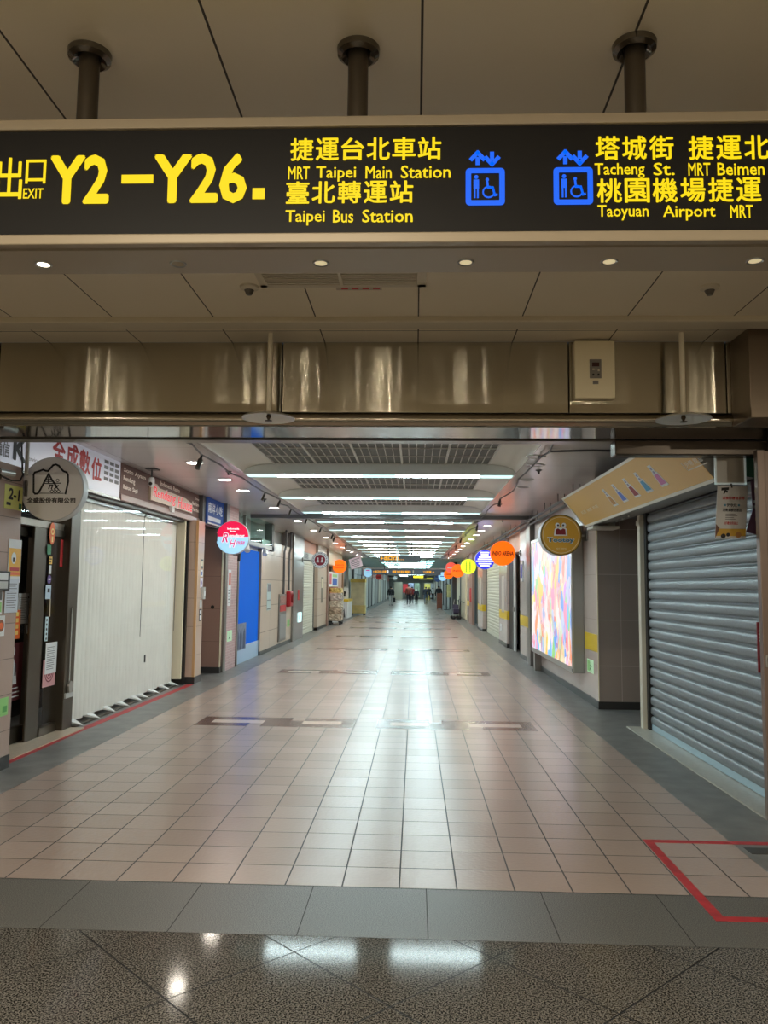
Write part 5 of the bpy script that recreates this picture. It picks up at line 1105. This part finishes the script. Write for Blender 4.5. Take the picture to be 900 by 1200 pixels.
# stroller parked by the cream panels
t = thing('stroller', 'small dark folding stroller parked before the cream panels at right', 'stroller', (2.1, 40.6, 0)); m_navy = M('stroller_cloth', S(64, 58, 84), .6)
B().prism([(39.9 + .3, .30), (40.75, .22), (40.9, .55), (40.15, .52)], 'x', 1.92, 2.2).make('seat', m_navy, t, bevel=.03); B().prism([(40.7, .24), (40.9, .24), (41.0, .7), (40.85, .72)], 'x', 1.92, 2.2).make('backrest', m_navy, t, bevel=.03)
for x in (1.92, 2.2):
    B().tube([(x + .0, 40.1, .08), (x, 40.6, .3), (x + .06, 41.1, .72), (x + .1, 41.4, .94), (x + .11, 41.45, .94)], .014, 8).make('handle', m_greyL, t); B().tube([(x, 41.0, .08), (x, 40.6, .3)], .014, 8).make('leg', m_greyL, t)
    for y in (40.1, 41.0):
        for dx in (-.04, .04): B().lathe((x + dx, y, .08), [(.0, 0), (.08, 0), (.08, .0)], 14, axis='y').tube([(x + dx - .012, y, .08), (x + dx + .012, y, .08)], .08, 16).make('wheel', m_black, t)
t = thing('folded_umbrella', 'dark folded umbrella leaning beside the stroller', 'umbrella', (2.38, 41.4, 0)); B().tube([(2.30, 41.7, 0.0), (2.30, 41.7, .15), (2.30, 41.75, .9), (2.30, 41.75, 1.0)], [.02, .06, .05, .01], 10).make('canopy', m_ink, t); B().tube([(2.30, 41.75, .98), (2.31, 41.75, 1.16)], .012, 8).make('handle', m_greyD, t)
# brown stand, shopkeeper's rack with yellow coat
t = thing('brown_stand', 'brown wooden stand with short feet at the far right of the passage', 'stand', (1.76, 57.2, 0)); m_bw = M('brown_wood', S(124, 66, 46), .5, var=.15, vscale=6); B().box(1.56, 1.94, 57.0, 57.5, .10, 1.15).make('cabinet', m_bw, t, bevel=.01)
for x in (1.6, 1.9):
    for y in (57.05, 57.45): B().box(x - .025, x + .025, y - .025, y + .025, 0, .1).make('leg', m_bw, t)
t = thing('coat_rack', 'dark stand carrying a pale yellow coat beside the brown stand', 'coat rack', (2.3, 56.5, 0)); B().tube([(2.22, 56.5, 0), (2.22, 56.5, 1.95)], .03, 8).make('pole', m_ink, t); B().lathe((2.22, 56.5, 0), [(0, .05), (.2, .03), (.22, 0)], 20).make('base', m_ink, t); B().tube([(2.05, 56.5, 1.72), (2.22, 56.5, 1.85), (2.5, 56.5, 1.72)], .02, 8).make('arm', m_ink, t)
tag(lump('yellow_coat', M('coat_yellow', S(228, 214, 150), .6, var=.12, vscale=5), 2.24, 2.50, 56.27, 56.455, .86, 1.80, .012, 51, 'x', 'coat', 'x'), 'pale yellow coat hanging on the dark stand at far right', 'coat')
del bpy.data.objects['yellow_coat']['group']
for k, (a, c) in enumerate(((49.8, 55.0), (58.5, 64), (65, 71), (72, 79), (80, 88), (89, 98), (99, 108))):
    t = thing('closed_shop', '%s closed shop front along the far right wall beyond the cream panels' % ORD[k], 'shop front', (2.6, a, 0), 'closed shop fronts along the far right wall')
    B().box(2.55, 2.615, a + .2, c - .2, .05, 2.3).make('panel', cols[(k + 2) % 5], t); B().box(2.5, 2.615, a - .1, a + .18, 0, 3.0).make('post', (m_alud, m_greyD)[k % 2], t); B().box(2.53, 2.615, a + .2, c - .2, 2.32, 2.95).make('fascia', (m_greyL, m_paper)[k % 2], t)

# ------------------------------------------------------------------ downlights in the side ceilings
def downlight(x, y, lit, label, grp):
    t = thing('downlight', label, 'downlight', (x, y, CZ), grp)
    B().lathe((x, y, CZ), [(.085, .002), (.088, -.006), (.10, -.010), (.112, -.004), (.114, .002)], 32).make('rim', m_paper if lit else m_alu, t, smooth=True)
    if lit: B().lathe((x, y, CZ - .004), [(.0, 0), (.085, 0)], 24).make('lens', e_down, t)
    else: B().lathe((x, y, CZ - .004), [(.0, .002), (.05, .002), (.085, 0)], 24).make('lens', M('dead_reflector', S(120, 118, 114), .2, metal=.6), t)
    return t
dl = downlight(-2.7, 9.57, True, 'lit round downlight in the left ceiling nearest the header', 'lit downlights along the left ceiling')
for k, (x, y) in enumerate(((-2.7, 11.12), (-2.71, 12.4), (-2.71, 15.15), (-2.7, 18.2), (-2.72, 21.3), (-2.74, 24.4), (-2.76, 27.5), (-2.76, 30.4), (-2.76, 33.05), (-2.76, 34.64), (-2.72, 37.36), (-2.72, 40.2)), 1):
    dup(dl, (x + 2.7, y - 9.57, 0), 'lit round downlight in the left ceiling, %s counted from the header' % ORD[k])
du = downlight(1.36, 9.01, False, 'unlit round downlight in the right ceiling nearest the header', 'unlit downlights of the right ceiling')
for k, (x, y) in enumerate(((1.45, 9.64), (1.52, 10.95), (1.58, 11.75)), 1): dup(du, (x - 1.36, y - 9.01, 0), 'unlit round downlight in the right ceiling, %s counted from the header' % ORD[k])
dr0 = None
for k, y in enumerate((19.19, 20.9, 22.6, 24.67, 26.7, 28.78, 31, 33.3, 35.6, 38, 40.4)):
    if dr0 is None: dr0 = downlight(1.72, y, True, 'lit round downlight in the right ceiling, first beyond the ceiling slot', 'lit downlights along the right ceiling')
    else: dup(dr0, (0, y - 19.19, 0), 'lit round downlight in the right ceiling, %s beyond the ceiling slot' % ORD[k])
def dome(x, y, label):
    t = thing('sprinkler_nozzle', label, 'sprinkler', (x, y, CZ), 'small ceiling nozzles'); B().lathe((x, y, CZ), [(0, -.05), (.012, -.05), (.016, -.02), (.04, -.006), (.042, 0)], 16).make('nozzle', m_greyD, t, smooth=True)
dome(-2.45, 10.3, 'small dark sprinkler nozzle between the first two left downlights'); dome(1.55, 10.06, 'small dark sprinkler nozzle among the unlit right downlights'); dome(1.5, 14.2, 'small dark nozzle in the right ceiling before the slot'); dome(1.9, 17.5, 'small dark nozzle in the right ceiling just past the slot'); dome(-2.6, 13.6, 'small dark nozzle past the third left downlight')

# cables with clip lamps along the ceiling edges
def cable_run(x, y0, y1, label, step, seed):
    random.seed(seed)
    t = thing('light_cable', label, 'cable', (x, y0, CZ)); pts = []; y = y0
    while y < y1: pts.append((x + random.uniform(-.05, .05), y, CZ - .015 - random.uniform(0, .035))); y += random.uniform(.35, .8)
    B().tube(pts, .011, 6).make('cable', m_greyD, t)
    for y, sz in step:
        q = min(pts, key=lambda a: abs(a[1] - y)); cl = B().tube([q, (q[0] - .01, q[1], q[2] - .07 * sz)], .014, 8).make('clip', m_black, t)
        B().tube([(q[0] - .01, q[1], q[2] - .05 * sz), (q[0] - .03, q[1] - .05, q[2] - .15 * sz)], .026 * sz, 10).make('clip_lamp', M('clip_lamp_dark', S(52, 44, 38), .4), cl, smooth=True)
    random.seed(9)
cable_run(-2.36, 6.2, 41.5, 'black cable with small clip lamps along the left ceiling edge', ((8.6, 1.1), (12.0, .8), (13.6, .8), (15.2, .8), (17.5, .8), (19.5, .8), (22, .9), (23.5, .9), (27, .9)), 3)
cable_run(1.40, 6.2, 41.5, 'black cable with small clip lamps along the right ceiling edge', ((13.0, .8), (18.5, .9), (24, .9), (28, .9), (33, .9)), 5)
tag(B().tube([(1.42, 8.55, 3.03), (1.9, 8.5, 3.035), (2.3, 8.52, 3.03)], .012, 6).make('cross_cable', m_greyD), 'thin dark cable crossing the right ceiling towards the gold fascia', 'cable')

# ------------------------------------------------------------------ overhead signs further down
t = thing('direction_sign', 'dark hanging sign with yellow arrow and Y26 lettering in mid passage', 'sign', (-.53, 28, 2.43)); fm = FRONT(28.0)
B().box(-1.27, .20, 28.004, 28.16, 2.44, 2.68).make('housing', M('sign_slate', S(84, 94, 98), .4), t, bevel=.01); B().fbox(fm, -1.25, .18, 2.455, 2.665, -.004, .002).make('display_panel', M('sign_slate_face', S(70, 80, 86), .35), t)
text('←出口Y26', fm, -1.22, -.56, 2.49, 2.65, .004, e_amber, t, bold=.05); text('…', fm, -.54, -.40, 2.50, 2.53, .004, e_amber, t, bold=.03)
for x in (-.93, -.12): B().tube([(x, 28.08, 2.68), (x, 28.08, 3.17)], .022, 10).make('hanging_pole', m_greyD, t)
t = thing('sprinkler', 'pale drop pipe with a small disc hanging in front of the mid passage sign', 'sprinkler', (-.6, 26.6, 2.1)); B().tube([(-.60, 26.7, 3.15), (-.60, 26.7, 2.32)], .02, 10).make('drop_pipe', M('pale_teal_pipe', S(190, 206, 206), .4), t); B().lathe((-.6, 26.7, 2.28), [(0, .04), (.1, .02), (.13, 0), (.12, -.005), (0, .02)], 20).make('heat_collector_disc', M('pale_teal_pipe', S(190, 206, 206), .4), t); B().tube([(-.6, 26.7, 2.3), (-.6, 26.7, 2.23)], .015, 8).make('sprinkler_head', m_bronze, t)
struct(B().box(-3.5, 2.5, 41.86, 41.90, 2.55, 3.05), 'window_5', m_glassg)
struct(B().box(-3.5, 2.5, 41.84, 41.92, 2.50, 2.555), 'trim_7', m_greyL)
t = thing('direction_sign', 'full-width dark LED board with amber lettering beneath the far glass screen', 'sign', (-.46, 41.8, 2.2)); fw = FRONT(41.7)
B().box(-2.26, 1.34, 41.704, 41.95, 2.20, 2.49).make('housing', M('sign_slate', S(84, 94, 98), .4), t, bevel=.01); B().fbox(fw, -2.24, 1.32, 2.215, 2.475, -.004, .002).make('display_panel', M('board_blue_grey', S(74, 92, 112), .35), t)
text('←出口Y26 北車', fw, -2.18, -1.50, 2.29, 2.42, .004, e_amber, t, bold=.03); text('捷運 台北車站 轉運站', fw, -1.18, -.22, 2.28, 2.42, .004, e_amber, t, bold=.03); text('Y1捷運 →', fw, .42, 1.0, 2.29, 2.42, .004, e_amber, t, bold=.03)
B().fbox(fw, -1.47, -1.38, 2.28, 2.42, .002, .004).make('lift_symbol', e_wht, t); B().fbox(fw, -.12, -.06, 2.26, 2.43, .002, .004).make('divider', m_greyL, t)
for x in (-1.6, .6): B().tube([(x, 41.82, 2.49), (x, 41.82, 3.05)], .02, 8).make('hanging_pole', m_greyD, t)
t = thing('exit_sign', 'black hanging sign with glowing yellow strip beyond the full-width board', 'sign', (.17, 60, 2.2)); f6 = FRONT(60); B().box(-.53, .87, 60.004, 60.14, 2.22, 2.47).make('housing', m_black, t); B().fbox(f6, -.12, .62, 2.26, 2.40, .0, .006).make('lit_strip', M('lit_yellow', S(250, 224, 40), .4, emit=1.0), t); B().tube([(.17, 60.07, 2.47), (.17, 60.07, 3.05)], .025, 8).make('hanging_pole', m_greyD, t)
t = thing('exit_sign', 'olive yellow hanging sign farthest down the passage', 'sign', (1.0, 82, 2.2)); f8 = FRONT(82); B().box(.3, 1.9, 82.004, 82.14, 2.32, 2.58).make('housing', m_greyD, t); B().fbox(f8, .4, 1.8, 2.36, 2.54, 0, .006).make('lit_strip', M('olive_lit', S(190, 190, 70), .4, emit=.5), t); B().tube([(1.1, 82.07, 2.58), (1.1, 82.07, 3.05)], .025, 8).make('hanging_pole', m_greyD, t)
# things at the far end
t = thing('roller_door', 'pale khaki closed door panel across the far left end of the passage', 'door', (-2.1, 104, 0)); B().box(-2.72, -1.62, 104, 104.12, 0, 2.2).make('panel', M('khaki_panel', S(180, 174, 156), .5), t); B().box(-2.80, -1.56, 103.98, 104.14, 2.2, 2.3).make('frame', m_greyD, t)
t = thing('yellow_display', 'bright yellow display panel at the far end behind the walkers', 'display', (1.6, 104, 0)); B().box(1.22, 2.0, 104, 104.2, .0, 2.0).make('panel', M('display_yellow', S(222, 214, 110), .5, emit=.3), t); B().box(1.18, 2.04, 103.98, 104.22, 2.0, 2.1).make('top', m_cream, t)
t = thing('red_display', 'red display board standing behind the walker in the red-brown jacket', 'display', (-1.0, 80, 0)); B().box(-1.18, -.70, 80, 80.1, 1.0, 1.86).make('board', M('display_red', S(190, 44, 50), .5, emit=.1), t); B().tube([(-.94, 80.05, 0), (-.94, 80.05, 1.02)], .03, 8).make('pole', m_greyD, t); B().lathe((-.94, 80.05, 0), [(0, .03), (.2, .02), (.2, 0)], 18).make('base', m_greyD, t)
for k, (x, c, lab) in enumerate(((-.5, S(170, 180, 210), 'lilac'), (.3, S(150, 170, 150), 'sage green'), (2.15, S(210, 216, 230), 'white-blue'))):
    t = thing('poster_stand', '%s poster stand near the end wall of the passage' % lab, 'stand', (x, 107, 0)); B().box(x - .35, x + .35, 107, 107.1, .2, 2.1).make('board', M('stand_' + lab.replace(' ', '_').replace('-', '_'), c, .5), t); B().box(x - .38, x + .38, 106.9, 107.2, 0, .2).make('base', m_greyD, t)

# ------------------------------------------------------------------ people in the distance
def person(label, x, y, h, top, trousers, hair, stride=.3, facing=1, lean=.0, bag=None, shoe=S(30, 28, 28), skin=S(206, 160, 134), hat=None):
    """one continuous walking figure; facing 1 walks away from the viewer, -1 towards"""
    k = h / 1.70; me = bpy.data.meshes.new('person'); V = []; E = []; Rr = []
    def n(p, r, par=None):
        V.append((p[0], p[1] * facing, p[2])); Rr.append(r); i = len(V) - 1
        if par is not None: E.append((par, i))
        return i
    pel = n((0, 0, .93), .135); bel = n((0, .0, 1.05), .125, pel); che = n((0, .01, 1.24), .145, bel); sho = n((0, -.01, 1.38), .12, che)
    nk = n((0, .0, 1.46), .055, sho); hd0 = n((0, .015, 1.53), .068, nk); hd1 = n((0, .02, 1.60), .088, hd0); n((0, .01, 1.655), .07, hd1)
    n((0, .105, 1.565), .014, hd1)                                            # nose
    for s in (-1, 1): n((s * .085, .005, 1.575), .018, hd1)                  # ears
    for s in (-1, 1):
        hip = n((s * .085, 0, .87), .098, pel); sw = s * stride
        kn = n((s * .09, .10 + sw * .45, .49), .062, hip); an = n((s * .09, -.02 + sw, .09 + (.05 if sw < 0 else 0)), .044, kn)
        he = n((s * .09, -.05 + sw, .045 + (.05 if sw < 0 else 0)), .042, an); n((s * .10, .13 + sw, .035), .036, he)
        sh = n((s * .18, -.01, 1.36), .068, sho); a = -s * stride * .6
        el = n((s * .245, -.05 + a * .4, 1.10), .052, sh); wr = n((s * .25, .03 + a, .87), .036, el); pm = n((s * .25, .045 + a * 1.1, .80), .034, wr)
        for q, (dx, dl) in enumerate(((-.022, .060), (-.008, .072), (.007, .066), (.021, .052))):
            f0 = n((s * .25 + dx * .3, .047 + a * 1.1 + dx, .765), .0095, pm); n((s * .25 + dx * .3 - s * .012, .056 + a * 1.12 + dx, .765 - dl), .0085, f0)
        n((s * .25 - s * .02, .085 + a * 1.1, .765), .010, pm)
    V2 = [((v[0]) * k, v[1] * k, v[2] * k) for v in V]
    me.from_pydata(V2, E, []); o = bpy.data.objects.new('person', me); C.objects.link(o)
    sk = o.modifiers.new('skin', 'SKIN'); sk.use_smooth_shade = True
    ss = o.modifiers.new('sub', 'SUBSURF'); ss.levels = 1; ss.render_levels = 1
    for i, r in enumerate(Rr):
        me.skin_vertices[0].data[i].radius = (r * k * (1.25 if r > .03 else 1), r * k * (1.25 if r > .03 else 1))
    me.skin_vertices[0].data[0].use_root = True
    dg = bpy.context.evaluated_depsgraph_get(); nm = bpy.data.meshes.new_from_object(o.evaluated_get(dg)); o.modifiers.clear()
    o.data = nm; nm.name = 'person'; o.location = (x, y, 0)
    nm.materials.clear()
    mats = [M('skin_tone', skin, .6), top, trousers, hair, M('shoe_dark', shoe, .5)]
    for m_ in mats: nm.materials.append(m_)
    for p in nm.polygons:
        c = p.center / k; ax = abs(c.x)
        if c.z < .085: i = 4
        elif c.z > 1.455: i = 3 if (c.z > 1.60 or c.y * facing < .02 and c.z > 1.50) else 0
        elif c.z < .86 and ax > .19: i = 0
        elif c.z < .90: i = 2
        else: i = 1
        p.material_index = i; p.use_smooth = True
    tag(o, label, 'person')
    if bag: bag(o, k, x, y)
    return o
m_blk = M('jacket_black', S(38, 38, 42), .8); m_jnavy = M('jacket_navy', S(44, 48, 62), .8); m_rust = M('jacket_rust', S(134, 62, 50), .8); m_jred = M('coat_red', S(150, 50, 48), .8); m_lgt = M('trousers_light', S(186, 186, 186), .8); m_dk = M('trousers_dark', S(40, 40, 48), .8); m_den = M('trousers_denim', S(70, 86, 104), .8); m_hair = M('hair_black', S(28, 24, 22), .6); m_hgry = M('hair_pale', S(196, 196, 196), .7); m_wtop = M('top_white', S(210, 212, 214), .8)
person('person in a dark jacket and pale trousers walking away with a black bag', -2.0, 67.3, 1.66, m_blk, m_lgt, m_hair, .22)
t = thing('carrier_bag', 'black carrier bag held by the walker in pale trousers', 'bag', (-1.72, 67.3, .3)); B().box(-1.80, -1.62, 67.22, 67.42, .30, .66).make('pouch', m_blk, t, bevel=.03); B().tube([(-1.76, 67.32, .66), (-1.72, 67.32, .80), (-1.66, 67.32, .66)], .01, 6).make('handle', m_blk, t)
person('person in a rust-brown jacket and dark trousers walking down the middle', -.56, 72.0, 1.80, m_rust, m_dk, m_hair, .26)
person('person in a red coat half hidden behind the rust-brown jacket', -.27, 78.5, 1.66, m_jred, m_dk, m_hair, .2)
person('person with pale hair and a black backpack walking away', .15, 72.8, 1.45, m_jnavy, m_dk, m_hgry, .22)
t = thing('backpack', 'black backpack on the pale-haired walker', 'backpack', (.15, 72.6, .9)); B().box(.02, .28, 72.46, 72.60, .82, 1.20).make('body', m_blk, t, bevel=.05); B().box(.06, .24, 72.43, 72.47, .86, 1.0).make('pocket', m_blk, t, bevel=.015)
person('person in a navy jacket and jeans walking away, right of the backpack', 1.05, 76.6, 1.66, m_jnavy, m_den, m_hair, .3)
person('person dressed in black just beyond the navy jacket walker', 1.70, 96.0, 1.62, m_blk, m_dk, m_hair, .25)
person('person in a white top and dark trousers near the yellow display', 2.2, 99.0, 1.58, m_wtop, m_dk, m_hair, .2)
person('person in black standing behind the brown stand', 1.95, 66.0, 1.74, m_blk, m_dk, m_hair, .05)
